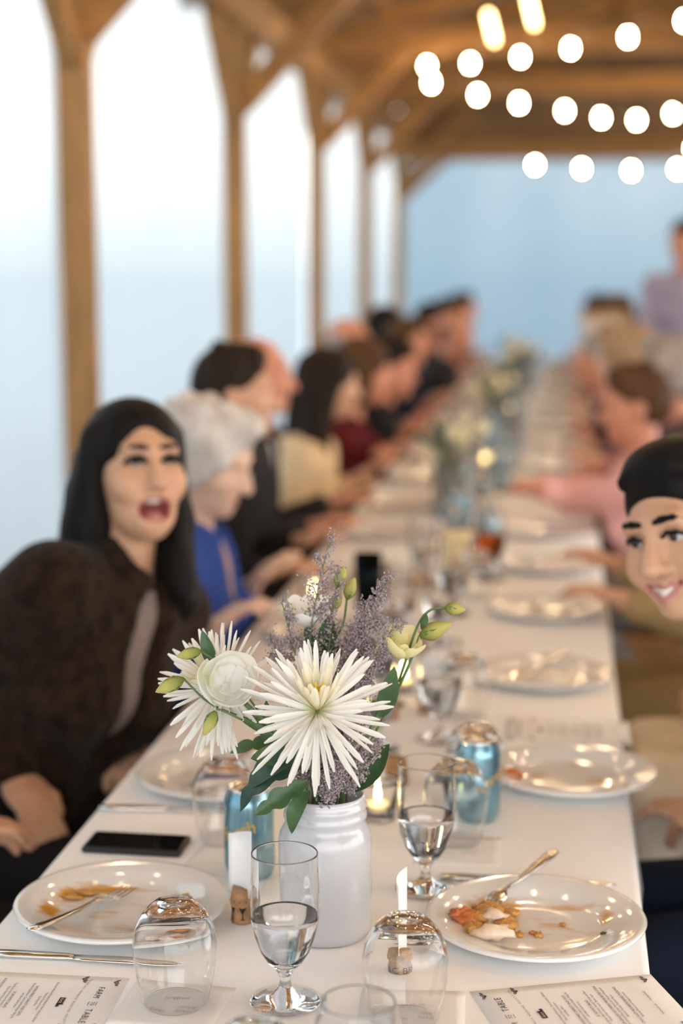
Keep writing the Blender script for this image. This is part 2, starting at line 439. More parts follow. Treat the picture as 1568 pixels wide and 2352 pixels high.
class SDF:
    """smooth union of round cones and ellipsoids, meshed with surface nets"""
    def __init__(s): s.ops = []
    def cap(s, a, b, ra, rb=None, k=.02, sub=False):
        s.ops.append(('c', V3(*a), V3(*b), ra, ra if rb is None else rb, k, sub)); return s
    def ell(s, c, r, rot=None, k=.02, sub=False):
        s.ops.append(('e', V3(*c), V3(*r), np.eye(3) if rot is None else rot, None, k, sub)); return s
    def cut(s, p, n):
        """remove the side the normal points to"""
        s.ops.append(('p', V3(*p), nrm(n), None, None, 0, True)); return s
    def grid(s, h):
        lo = np.full(3, 1e9); hi = -lo
        for o in s.ops:
            if o[6]: continue
            if o[0] == 'c':
                r = max(o[3], o[4]); l = np.minimum(o[1], o[2]) - r; u = np.maximum(o[1], o[2]) + r
            else:
                e = np.sqrt(((o[3] * o[2]) ** 2).sum(1)); l = o[1] - e; u = o[1] + e
            lo = np.minimum(lo, l); hi = np.maximum(hi, u)
        lo = lo - 3 * h - .01; hi = hi + 3 * h + .01
        n = np.ceil((hi - lo) / h).astype(int) + 1
        G = np.full(n, .5, np.float32)
        ax = [lo[i] + h * np.arange(n[i]) for i in range(3)]
        for o in s.ops:
            k = o[5]; m = k + 3 * h
            if o[0] == 'p':
                d = (ax[0][:, None, None] - o[1][0]) * o[2][0] + (ax[1][None, :, None] - o[1][1]) * o[2][1] + (ax[2][None, None, :] - o[1][2]) * o[2][2]
                np.maximum(G, d.astype(np.float32), out=G); continue
            if o[0] == 'c':
                r = max(o[3], o[4]); l = np.minimum(o[1], o[2]) - r - m; u = np.maximum(o[1], o[2]) + r + m
            else:
                e = np.sqrt(((o[3] * o[2]) ** 2).sum(1)); l = o[1] - e - m; u = o[1] + e + m
            i0 = np.clip(((l - lo) / h).astype(int), 0, n - 1); i1 = np.clip(((u - lo) / h).astype(int) + 2, 1, n)
            if (i1 <= i0).any(): continue
            X = ax[0][i0[0]:i1[0]][:, None, None]; Y = ax[1][i0[1]:i1[1]][None, :, None]; Z = ax[2][i0[2]:i1[2]][None, None, :]
            if o[0] == 'c':
                a, b = o[1], o[2]; ba = b - a; L2 = max(ba @ ba, 1e-10)
                px, py, pz = X - a[0], Y - a[1], Z - a[2]
                t = np.clip((px * ba[0] + py * ba[1] + pz * ba[2]) / L2, 0, 1)
                d = np.sqrt((px - t * ba[0]) ** 2 + (py - t * ba[1]) ** 2 + (pz - t * ba[2]) ** 2) - (o[3] + t * (o[4] - o[3]))
            else:
                R, r = o[3], o[2]
                px, py, pz = X - o[1][0], Y - o[1][1], Z - o[1][2]
                q = [px * R[0, i] + py * R[1, i] + pz * R[2, i] for i in range(3)]
                k0 = np.sqrt((q[0] / r[0]) ** 2 + (q[1] / r[1]) ** 2 + (q[2] / r[2]) ** 2)
                k1 = np.sqrt((q[0] / r[0] ** 2) ** 2 + (q[1] / r[1] ** 2) ** 2 + (q[2] / r[2] ** 2) ** 2)
                d = k0 * (k0 - 1) / np.maximum(k1, 1e-6)
            sl = tuple(slice(i0[i], i1[i]) for i in range(3))
            g_ = G[sl]
            if o[6]:
                d = -d; hh = np.maximum(k - np.abs(g_ - d), 0) / max(k, 1e-6)
                G[sl] = np.maximum(g_, d) + hh * hh * k * .25
            else:
                hh = np.maximum(k - np.abs(g_ - d), 0) / max(k, 1e-6)
                G[sl] = np.minimum(g_, d) - hh * hh * k * .25
        return G, lo
    def net(s, h):
        v, lo = s.grid(h)
        S = (v < 0)
        c = np.zeros(tuple(np.array(v.shape) - 1), np.int8)
        offs = [(i, j, k) for i in (0, 1) for j in (0, 1) for k in (0, 1)]
        nx, ny, nz = c.shape
        for i, j, k in offs: c += S[i:i + nx, j:j + ny, k:k + nz]
        act = (c > 0) & (c < 8)
        ii = np.argwhere(act)
        idx = np.full(c.shape, -1, np.int32); idx[act] = np.arange(len(ii))
        cv = np.stack([v[ii[:, 0] + i, ii[:, 1] + j, ii[:, 2] + k] for i, j, k in offs], 1)
        P = np.zeros((len(ii), 3)); N = np.zeros(len(ii))
        O = np.array(offs, float)
        for a in range(8):
            for b in range(a + 1, 8):
                if np.abs(O[a] - O[b]).sum() != 1: continue
                m_ = (cv[:, a] < 0) != (cv[:, b] < 0)
                t = cv[m_, a] / (cv[m_, a] - cv[m_, b])
                P[m_] += O[a] + t[:, None] * (O[b] - O[a]); N[m_] += 1
        P = (ii + P / N[:, None]) * h + lo
        F = []
        for ax_ in range(3):
            u, w = (ax_ + 1) % 3, (ax_ + 2) % 3
            sa = [slice(None)] * 3; sb = [slice(None)] * 3
            sa[ax_] = slice(0, -1); sb[ax_] = slice(1, None)
            e = S[tuple(sa)] != S[tuple(sb)]
            q = np.argwhere(e)
            q = q[(q[:, u] > 0) & (q[:, w] > 0) & (q[:, u] < c.shape[u]) & (q[:, w] < c.shape[w])]
            if not len(q): continue
            def cell(du, dw):
                z = q.copy(); z[:, u] -= du; z[:, w] -= dw; return idx[z[:, 0], z[:, 1], z[:, 2]]
            quad = np.stack([cell(1, 1), cell(0, 1), cell(0, 0), cell(1, 0)], 1)
            ins = S[q[:, 0], q[:, 1], q[:, 2]]
            quad[~ins] = quad[~ins][:, ::-1]
            F.append(quad[(quad >= 0).all(1)])
        return P, np.concatenate(F)

def net_obj(name, sd, h, mats, parent, origin, matfn=None, wob=None):
    P, F = sd.net(h)
    if wob is not None: P = wob(P)
    me = bpy.data.meshes.new(name)
    Q = (P - origin).astype(np.float32)
    me.vertices.add(len(Q)); me.vertices.foreach_set('co', Q.ravel())
    me.loops.add(len(F) * 4); me.loops.foreach_set('vertex_index', F.astype(np.int32).ravel())
    me.polygons.add(len(F)); me.polygons.foreach_set('loop_start', np.arange(0, 4 * len(F), 4, dtype=np.int32))
    try: me.polygons.foreach_set('loop_total', np.full(len(F), 4, np.int32))
    except Exception: pass
    me.polygons.foreach_set('use_smooth', np.ones(len(F), bool))
    for m_ in (mats if isinstance(mats, (list, tuple)) else [mats]): me.materials.append(m_)
    if matfn is not None:
        me.polygons.foreach_set('material_index', matfn(P[F].mean(1)).astype(np.int32))
    me.update(calc_edges=True); me.validate()
    return put(name, me, parent)

def skin_mat(name, c):
    return mat(name, c, .5, var=.06, scale=14, sss=.12, bump=.03, bscale=300)
SK = {'light': skin_mat('light_skin', (.56, .315, .195)), 'warm': skin_mat('warm_skin', (.56, .31, .20)),
      'ruddy': skin_mat('ruddy_skin', (.56, .24, .15)), 'brown': skin_mat('brown_skin', (.17, .075, .04)),
      'pale': skin_mat('pale_skin', (.66, .43, .32))}
M['lip'] = mat('lips', (.47, .19, .16), .4, var=.05)
M['mouth'] = mat('mouth_inside', (.22, .035, .03), .5, var=.1)
M['teeth'] = mat('teeth', (.66, .60, .52), .25, var=.03)
M['eyewhite'] = mat('eye_white', (.48, .43, .40), .2, var=.03)
M['iris'] = mat('dark_iris', (.02, .012, .008), .1, var=.2)
def hair_mat(name, c, c2): return mat(name, c, .6, scale=26, col2=c2, bump=.35, bscale=90, stretch=(1, 1, .16), spec=.15)
HAIR = {'black': hair_mat('black_hair', (.004, .0036, .0036), (.010, .0085, .008)), 'dark': hair_mat('dark_brown_hair', (.010, .0065, .005), (.024, .015, .010)),
        'brown': hair_mat('brown_hair', (.05, .024, .011), (.11, .055, .025)), 'blond': hair_mat('ash_blond_hair', (.26, .17, .10), (.42, .29, .18)),
        'white': hair_mat('white_hair', (.40, .36, .33), (.72, .68, .64)), 'grey': hair_mat('grey_hair', (.24, .21, .19), (.40, .36, .33))}
def fab(name, c, var=.12, bump=.25, bscale=25, sheen=0, rough=.9, scale=9): return mat(name, c, rough, var=var, scale=scale, bump=bump, bscale=bscale, sheen=sheen, spec=.15)
FAB = {'black': fab('black_suiting', (.012, .011, .012)), 'navy': fab('navy_suiting', (.012, .017, .032)), 'fur': fab('brown_fur', (.019, .010, .0055), .6, 1.0, 55, .06, .95, 40),
       'blue': fab('royal_blue_knit', (.030, .065, .26)), 'tan': fab('tan_cotton', (.42, .27, .18)), 'cream': fab('cream_wool', (.74, .56, .34)),
       'khaki': fab('khaki_cotton', (.33, .235, .115)), 'pink': fab('pink_cotton', (.78, .44, .41)), 'white': fab('white_shirting', (.74, .72, .71)),
       'lavender': fab('lavender_shirting', (.36, .33, .45)), 'charcoal': fab('charcoal_wool', (.03, .028, .03)), 'grey': fab('grey_wool', (.16, .14, .13)),
       'rose': fab('dusty_rose_knit', (.42, .20, .18)), 'lace': fab('grey_lace', (.20, .155, .135)), 'gold': fab('gold_silk', (.5, .32, .08)), 'creamn': fab('ivory_linen', (.68, .60, .48), bump=.15),
       'wine': fab('wine_red_knit', (.09, .01, .012)), 'stripe': fab('striped_shirting', (.48, .36, .36)), 'plum': fab('plum_knit', (.10, .055, .075))}

def frame(d, pitch=0.0, roll=0.0):
    f = nrm(V3(d[0], d[1], 0)); up = V3(0, 0, 1); r = V3(f[1], -f[0], 0)
    F = f * math.cos(pitch) + up * math.sin(pitch); U = up * math.cos(pitch) - f * math.sin(pitch)
    U2 = U * math.cos(roll) + r * math.sin(roll); R2 = np.cross(F, U2)
    return np.stack([R2, F, U2], 1)

def ik(a, t, l1, l2, hint):
    d = t - a; D = np.linalg.norm(d)
    if D > .985 * (l1 + l2): s_ = D / (.985 * (l1 + l2)); l1 *= s_; l2 *= s_
    u = d / D; x = (l1 * l1 - l2 * l2 + D * D) / (2 * D); y = math.sqrt(max(l1 * l1 - x * x, 0))
    hperp = hint - u * (hint @ u)
    return a + u * x + nrm(hperp) * y

HIPS = []
TABX = (-.69, .12)      # the cloth's side faces
SC = 1.16          # seats are spaced along the table by this factor
def person(label, head, look, hip, face, hands=(None, None), skin='light', hair=('short', 'dark'), top='black', opening=None, inner='white',
           bottoms='black', female=False, h=.012, hc=None, pitch=0., roll=0., expr=None, size=1.0, stand=False, group=None, cuffs=None, tie=None, sleeve=True, noff=(0, 0, 0), inflate=.014):
    """seated (or standing) guest; head = centre of the head, look = heading of the face, hip = seat point, face = heading of the body"""
    hc = hc or h
    dy = head[1] * (SC - 1)
    head = (head[0], head[1] + dy, head[2]); hip = (hip[0], hip[1] + dy)
    hands = [None if t_ is None else [t_[0], t_[1] + dy, t_[2]] for t_ in hands]
    fx_ = nrm(V3(face[0], face[1], 0)); rx_ = V3(fx_[1], -fx_[0], 0)
    if None not in hands and (V3(*hands[1]) - V3(*hands[0])) @ rx_ < 0: hands = hands[::-1]     # never cross the arms
    rest = [False, False]
    for i, t_ in enumerate(hands):
        if t_ is not None and abs(t_[2] - .79) < 1e-6:            # wrist lying on the cloth, beside the plate
            rest[i] = True; t_[1] = hip[1] + (-1, 1)[i] * rx_[1] * .215; t_[2] = .815
            t_[0] = -.715 if hip[0] < 0 else .146
    if not stand: HIPS.append((hip[0], hip[1], fx_[0], fx_[1]))
    R = frame(look, pitch, roll); head = V3(*head)
    fb = nrm(V3(face[0], face[1], 0)); rt = V3(fb[1], -fb[0], 0)
    hz = .56 if not stand else .95
    H = V3(hip[0], hip[1], hz)
    N = head + R @ V3(0, -.035, -.135) * size + V3(0, 0, -.035) + V3(*noff)
    up = nrm(N - H); ft = nrm(fb - up * (fb @ up)); rt2 = np.cross(ft, up); T = np.stack([rt2, ft, up], 1)
    L = np.linalg.norm(N - H); k_ = .93 if female else 1.0
    origin = V3(H[0], H[1], 0)
    root = empty('person', tuple(origin)); tag(root, label, 'person', group)
    sw = (.150 if female else .180) * size
    tor = []          # (centre, radii, k)
    at_ = lambda t, f=0.0, r=0.0: H + up * (L * t) + ft * f + rt2 * r
    tor.append((at_(.02), (.165, .125, .11), .05))
    tor.append((at_(.28, .005), (.135 * k_, .10, .13), .06))
    tor.append((at_(.55, .01), (.150 * k_, .112, .15), .06))
    tor.append((at_(.78, -.005), (.150 * k_, .095, .11), .06))
    if female: tor += [(at_(.56, .085, .065), (.062, .055, .06), .04), (at_(.56, .085, -.065), (.062, .055, .06), .04)]
    sh = [N - up * (.085 if female else .068) + rt2 * (sw * s_) for s_ in (-1, 1)]; shr = .044 if female else .054
    arms = []
    for i, s_ in enumerate((-1, 1)):
        t_ = hands[i]
        if t_ is None: t_ = H + ft * .30 + rt * (.10 * s_) + V3(0, 0, .10)
        t_ = V3(*t_)
        hint = -up * .8 + rt2 * (.55 * s_) - ft * .35
        best = None                                              # swing the elbow clear of the table and lap
        ax_ = nrm(t_ - sh[i]); h0 = nrm(hint - ax_ * (hint @ ax_)); h1 = np.cross(ax_, h0)
        for a_ in np.linspace(-PI * .75, PI * .75, 31):
            e_ = ik(sh[i], t_, .29 * size, .26 * size, h0 * math.cos(a_) + h1 * math.sin(a_))
            cost = .012 * abs(a_) + 3 * max(0, abs((e_ - N) @ rt2) - .245) + 2 * max(0, e_[2] - sh[i][2] + .16) + 2 * max(0, (e_ - sh[i]) @ ft - .06)
            for u_ in np.linspace(0, 1, 9):
                for P_, r_ in ((sh[i] + (e_ - sh[i]) * u_, .056 + inflate), (e_ + (t_ - e_) * u_ * .95, .050 + inflate - u_ * .012)):
                    q_ = np.array([max(TABX[0] - P_[0], P_[0] - TABX[1]), max(.60 - P_[2], P_[2] - .762)])
                    sd_ = np.linalg.norm(np.maximum(q_, 0)) + min(q_.max(), 0)
                    cost += 3 * max(0, r_ - sd_)
            if best is None or cost < best[0]: best = (cost, e_)
        el_ = best[1]
        arms.append((sh[i], el_, t_))
    legs = []
    for s_ in (-1, 1):
        hj = H + rt * (.09 * s_) + V3(0, 0, -.02)
        if stand: kn = hj + V3(0, 0, -.43) + fb * .03; an = kn + V3(0, 0, -.41) - fb * .02
        else: kn = hj + fb * .42 + rt * (.03 * s_) + V3(0, 0, -.03); an = kn + V3(0, 0, -.42) - fb * .04
        an[2] = .085; legs.append((hj, kn, an))
    # ---- body: one continuous surface
    b = SDF()
    for c_, r_, kk in tor: b.ell(c_, np.array(r_) * .96, T, kk)
    b.cap(sh[0], sh[1], shr - .003, shr - .003, .05)
    b.cap(N - up * .05, head + R @ V3(0, -.02, -.06) * size, .060 * k_, .052 * k_, .03)
    for a_, e_, w_ in arms:
        b.cap(a_, e_, .050 * k_, .040 * k_, .03); b.cap(e_, w_, .040 * k_, .026, .02)
        hd = nrm(w_ - e_)
        if w_[2] > .78: hd = nrm(V3(hd[0], hd[1], max(hd[2], -.05)))
        side = nrm(np.cross(hd, V3(0, 0, 1))); dn = np.cross(side, hd)
        if dn[2] > 0: dn = -dn
        pc = w_ + hd * .045
        b.ell(pc, (.040, .050, .017), np.stack([side, hd, np.cross(side, hd)], 1), .015)
        inward = -1 if (side @ (N - w_)) > 0 else 1
        for q in range(4):
            o_ = side * ((q - 1.5) * .019); fl = (.040, .046, .043, .033)[q]
            p0 = pc + hd * .035 + o_; p1 = p0 + hd * fl * .9 + dn * .012; p2 = p1 + hd * fl * .45 + dn * .024
            b.cap(p0, p1, .0095, .009, .006); b.cap(p1, p2, .009, .0075, .005)
        p0 = pc - hd * .02 - side * (.03 * inward); p1 = p0 + hd * .035 - side * (.022 * inward) + dn * .008; p2 = p1 + hd * .03 + side * (.004 * inward) + dn * .006
        b.cap(p0, p1, .013, .0105, .01); b.cap(p1, p2, .0105, .0085, .005)
    for j, kn, an in legs:
        b.cap(j, kn, .082, .058, .05); b.cap(kn, an, .056, .036, .03); b.cap(an + V3(0, 0, -.035), an + fb * .17 + V3(0, 0, -.055), .042, .03, .03)
    hl = lambda *p: head + R @ (V3(*p) * size)
    E_ = lambda c_, r_, k=.02, sub=False: b.ell(hl(*c_), np.array(r_) * size, R, k, sub)
    K_ = lambda a_, c_, ra, rb, k=.012, sub=False: b.cap(hl(*a_), hl(*c_), ra * size, rb * size, k, sub)
    jw = .88 if female else 1.0
    E_((0, -.018, .030), (.073, .093, .082)); E_((0, .022, -.025), (.062, .066, .080), .03)
    E_((0, .036, -.072), (.046 * jw, .046, .034), .03)
    if expr == 'laugh': E_((0, .064, -.112), (.021, .020, .018), .025); E_((0, .040, -.090), (.044, .045, .034), .03)
    else: E_((0, .066, -.098), (.021 * jw, .020, .016), .022)
    for s_ in (-1, 1):
        E_((s_ * .040, .055, -.028), (.024, .024, .022), .025)
        E_((s_ * .074, -.008, -.012), (.010, .020, .030), .01)
        if expr: E_((s_ * .041, .065, -.042), (.019, .019, .018), .022)
    K_((-.034, .075, .020), (.034, .075, .020), .015, .015, .02)
    K_((0, .085, .008), (0, .1075, -.036), .0085, .0135, .014)
    for s_ in (-1, 1): E_((s_ * .012, .092, -.041), (.0085, .010, .0075), .008)
    for s_ in (-1, 1): E_((s_ * .031, .098, .000), (.017, .020, .0115), .014, True)
    mz = -.080 if expr == 'laugh' else -.070
    if expr == 'laugh':
        K_((-.025, .078, -.062), (.025, .078, -.062), .009, .009, .012); K_((-.018, .079, -.104), (.018, .079, -.104), .009, .009, .012)
        E_((0, .088, mz), (.0285, .030, .0185), .006, True)
    elif expr == 'smile':
        for s_ in (-1, 1):
            K_((0, .088, -.0625), (s_ * .032, .074, -.056), .006, .0045, .008); K_((0, .087, -.082), (s_ * .032, .074, -.061), .007, .0045, .008)
            K_((0, .098, -.072), (s_ * .027, .083, -.0605), .0068, .0035, .003, True)
    else:
        K_((-.021, .080, -.066), (.021, .080, -.066), .0065, .0065, .008); K_((-.018, .081, -.076), (.018, .081, -.076), .0065, .0065, .008)
    Rt = R.T
    def face_mats(cen):
        q = ((cen - head) @ R) / size
        m_ = np.zeros(len(q), int); fr = q[:, 1] > .055
        if expr == 'laugh':
            e1 = (q[:, 0] / .0275) ** 2 + ((q[:, 2] - mz) / .0185) ** 2; e2 = (q[:, 0] / .0325) ** 2 + ((q[:, 2] - mz) / .0235) ** 2
            m_[fr & (e2 < 1)] = 1; m_[fr & (e1 < 1) & (q[:, 1] < .083)] = 2
        elif expr == 'smile':
            zc = -.0715 + 13 * q[:, 0] ** 2
            m_[fr & (np.abs(q[:, 0]) < .031) & (np.abs(q[:, 2] - zc) < .0145 * (1 - np.abs(q[:, 0]) / .042))] = 1
            m_[fr & (np.abs(q[:, 0]) < .026) & (np.abs(q[:, 2] - zc) < .0045) & (q[:, 1] < .083)] = 2
        else:
            m_[fr & ((q[:, 0] / .024) ** 2 + ((q[:, 2] + .071) / .010) ** 2 < 1)] = 1
        return m_
    net_obj('body', b, h, [SK[skin], M['lip'], M['mouth']], root, origin, face_mats)
    # ---- eyes, brows, teeth
    if expr:
        for s_ in (-1, 1):
            c_ = hl(s_ * .031, .0742, .0) - origin
            mw = Matrix(np.block([[R * size, c_[:, None]], [np.zeros((1, 3)), np.ones((1, 1))]]).tolist())
            e_ = put('eye', EYE_SLIT if expr == 'laugh' else EYE, root, mw=mw)
            put('iris', IRIS_SLIT if expr == 'laugh' else IRIS, e_)
            bs = SDF(); pts = [(s_ * .012, .0915, .0235), (s_ * .024, .0925, .0260), (s_ * .038, .0870, .0260), (s_ * .052, .0715, .0190)]
            for u_, w_, r1, r2 in zip(pts[:-1], pts[1:], ((.0042, .0048, .004), (.0044, .0050, .0042))[expr == 'smile'], ((.0048, .004, .0022), (.0050, .0042, .0022))[expr == 'smile']): bs.cap(hl(*u_), hl(*w_), r1, r2, .004)
            net_obj('eyebrow', bs, .003, HAIR[hair[1]], root, origin)
            ls = SDF(); pts = [(s_ * .017, .0895, .002), (s_ * .027, .0915, .0075), (s_ * .038, .0875, .006), (s_ * .047, .077, .000)]
            for u_, w_ in zip(pts[:-1], pts[1:]): ls.cap(hl(*u_), hl(*w_), .0055 if expr == 'laugh' else .0030, .0052 if expr == 'laugh' else .0028, .003)
            net_obj('upper_lash', ls, .0026, HAIR[hair[1]], root, origin)
        ts = SDF()
        if expr == 'laugh':
            ts.cap(hl(-.017, .070, -.0645), hl(0, .079, -.0655), .0042, .0048, .004); ts.cap(hl(.017, .070, -.0645), hl(0, .079, -.0655), .0042, .0048, .004)
            net_obj('teeth', ts, .003, M['teeth'], root, origin)
            tg = SDF(); tg.ell(hl(0, .070, -.094), (.018, .022, .011), R); net_obj('tongue', tg, .004, M['lip'], root, origin)
        else:
            for s_ in (-1, 1): ts.cap(hl(0, .0885, -.0705), hl(s_ * .024, .0765, -.0620), .0062, .004, .004)
            net_obj('teeth', ts, .0028, M['teeth'], root, origin)
    # ---- hair
    hs = SDF(); st = hair[0]
    HE = lambda c_, r_, k=.02, sub=False: hs.ell(hl(*c_), np.array(r_) * size, R, k, sub)
    HK = lambda a_, c_, ra, rb, k=.02, sub=False: hs.cap(hl(*a_), hl(*c_), ra * size, rb * size, k, sub)
    if st == 'short':
        HE((0, -.018, .038), (.080, .099, .088)); HE((0, -.05, .0), (.077, .070, .085))
        HE((-.008, .028, .098), (.056, .050, .028), .03)
        for q_ in range(9): HK((-.05 + .012 * q_, .062, .086 + .006 * math.sin(q_ * 2.1)), (-.066 + .014 * q_, -.05, .124 - .0009 * (q_ - 4) ** 2), .0075, .012, .012)
        HE((0, .128, -.046), (.135, .106, .114), .022, True); HE((0, -.02, -.135), (.12, .13, .08), .01, True)
        for s_ in (-1, 1): HE((s_ * .078, .045, -.03), (.03, .045, .05), .01, True)
    elif st == 'crop':                        # receding / bald with rim
        HE((0, -.022, .010), (.080, .098, .070)); HE((0, .03, .085), (.10, .11, .062), .01, True)
        HE((0, .115, -.02), (.12, .11, .14), .01, True); HE((0, -.02, -.13), (.12, .13, .08), .01, True)
    elif st == 'puffy':                       # short, set curls
        HE((0, -.025, .036), (.088, .108, .092)); HE((0, -.06, .0), (.084, .073, .095))
        for q_ in range(26): HE((.090 * math.cos(q_ * 2.4) * math.cos(-.3 + q_ * .06), -.03 + .108 * math.sin(q_ * 2.4) * math.cos(-.3 + q_ * .06), .03 + .098 * math.sin(-.3 + q_ * .06)), (.019, .019, .016), .008)
        for s_ in (-1, 1): HE((s_ * .062, .015, .035), (.034, .05, .05), .03); HE((s_ * .07, -.02, -.02), (.026, .05, .05), .03)
        HE((0, .06, .098), (.06, .045, .034), .03)
        HE((0, .125, -.062), (.080, .090, .125), .012, True)
    elif st == 'bob':
        HE((0, -.020, .036), (.088, .108, .094)); HE((0, -.055, -.02), (.086, .068, .11))
        for s_ in (-1, 1): HK((s_ * .074, .0, .03), (s_ * .078, .008, -.10), .034, .028)
        HE((0, .125, -.045), (.066, .085, .115), .012, True)
    else:                                     # long
        HE((0, -.018, .034), (.085, .104, .085)); HE((0, -.055, -.03), (.088, .068, .12))
        for s_ in (-1, 1):
            if s_ > 0:                        # tucked behind the ear on this side
                HK((.070, .000, .045), (.082, -.035, -.10), .028, .034); HK((.080, -.045, -.10), (.112, -.05, -.22), .040, .038)
                for q_ in range(4): HK((.072 + .004 * q_, -.02 - .010 * q_, .02), (.100 + .006 * q_, -.03 - .012 * q_, -.22 - .016 * (q_ % 3)), .011, .010, .010)
            else:
                HK((-.066, -.002, .045), (-.076, -.012, -.10), .024, .028); HK((-.076, -.012, -.10), (-.066, .020, -.21), .030, .028)
                for q_ in range(4): HK((-.07, -.004 * q_, .03), (-.062 - .010 * q_, .035 - .014 * q_, -.23 - .012 * (q_ % 2)), .010, .012, .012)
            HK((s_ * .060, -.055, -.05), (s_ * .085, -.055, -.24), .05, .045)
        HK((0, -.08, -.05), (0, -.085, -.26), .06, .055, .03)
        HE((.010, .128, -.018), (.066, .082, .112), .012, True)
    net_obj('hair', hs, hc, HAIR[hair[1]], root, origin)
    # ---- clothes
    def garment(name, infl, m_, legs_=False, torso=True, armr=1.0, neck=.075, vee=None, hem=None, cutoff=.012, tors_from=0):
        g_ = SDF()
        if torso:
            for c_, r_, kk in tor[tors_from:]: g_.ell(c_, np.array(r_) + infl, T, kk)
            g_.cap(sh[0], sh[1], shr + infl, shr + infl, .05)
            g_.cap(N - up * .07, N - up * .01, .082 + infl, .070 + infl * .5, .03)
        if armr > 0:
            for a_, e_, w_ in arms:
                g_.cap(a_, e_, .054 + infl, .046 + infl, .035)
                if armr >= 1: g_.cap(e_, w_ - nrm(w_ - e_) * .034, .046 + infl, .034 + infl * .8, .02)
        if torso:
            nb = N + up * .035
            g_.ell(nb + ft * .01, (.066, .074, .070), T, .01, True)
            if vee:
                a0 = N + ft * .12 - up * .02; a1 = at_(vee[1], .17)
                g_.cap(a0, a1, vee[0], .012, .01, True)
        if legs_:
            g_.ell(H, (.18, .135, .12), T, .04)
            for j, kn, an in legs:
                g_.cap(j, kn, .098, .076, .05); g_.cap(kn, an + V3(0, 0, .02), .074, .058, .03)
        return net_obj(name, g_, hc, m_, root, origin)
    garment('trousers' if not female else 'skirt', .0, FAB[bottoms], True, False, 0)
    if opening:
        garment('shirt', .004, FAB[inner], vee=(.045, .72) if opening == 'open' else None)
        garment('jacket', inflate + .006, FAB[top], vee={'suit': (.052, .42), 'open': (.048, .12)}[opening])
        if tie:
            tt = SDF(); tt.cap(at_(.90, .098), at_(.50, .150), .016, .024, .01); net_obj('tie', tt, .008, FAB[tie], root, origin)
    else:
        garment('top', inflate * .7, FAB[top], armr=1.0 if sleeve else .5)
    shoes = SDF()
    for j, kn, an in legs: shoes.cap(an + V3(0, 0, -.038), an + fb * .17 + V3(0, 0, -.05), .046, .034, .03)
    shoes.cut((0, 0, .004), (0, 0, -1))
    net_obj('shoes', shoes, .012, FAB['black'], root, origin)
    if cuffs:
        for i in cuffs:
            a_, e_, w_ = arms[i]; d_ = nrm(w_ - e_); cs = SDF(); cs.cap(w_ - d_ * .05, w_ - d_ * .006, .044, .040, .01); cs.cut(w_ - d_ * .004, d_)
            net_obj('cuff', cs, .007, FAB['stripe'], root, origin)
    return dict(root=root, N=N, H=H, T=T, arms=arms, head=head, R=R, origin=origin, at=at_, hl=hl)

def ball(name, r, m_, c=(0, 0, 0), n=16, sq=1.0):
    p = [(max(r * math.sin(PI * i / 10), 1e-4), -r * math.cos(PI * i / 10)) for i in range(11)]
    mb = MB().lathe(p, n); mb.v = [(x + c[0], y + c[1], z * sq + c[2]) for x, y, z in mb.v]
    return mb.mesh(name, m_)
EYE = ball('eye', .0125, M['eyewhite'], sq=.72); IRIS = ball('iris', .0068, M['iris'], (0, .0080, .0005))
EYE_SLIT = ball('eye_narrowed', .0125, M['eyewhite'], sq=.55); IRIS_SLIT = ball('iris_narrowed', .0062, M['iris'], (0, .0085, .0), sq=.75)

# ================================================================== TABLE
TZ = .76
TX0, TX1, TY0, TY1 = -.681, .111, 1.05, 13.86
def folding_table():
    r = empty('folding_table', (-.28, 0, 0))
    MB().box((0, 0, .738), (.75, 1.82, .035)).build('tabletop', M['chairwood'], r, bevel=.006)
    for sx_ in (-1, 1):
        for sy_ in (-1, 1):
            MB().tube([(sx_ * .075, sy_ * .72, 0), (sx_ * .075, sy_ * .72, .725)], .014, 8).build('leg', M['steel'], r, True)
    for sy_ in (-1, 1):
        MB().tube([(-.075, sy_ * .72, .42), (.075, sy_ * .72, .42)], .009, 8).build('crossbar', M['steel'], r, True)
    return r
ft0 = folding_table()
for i in range(7):
    t = ft0 if i == 0 else copy_tree(ft0)
    t.location = (-.2805, TY0 + .915 + i * 1.83, 0)
    tag(t, 'folding banquet table hidden under the long white tablecloth', 'table', 'folding tables under the cloth')

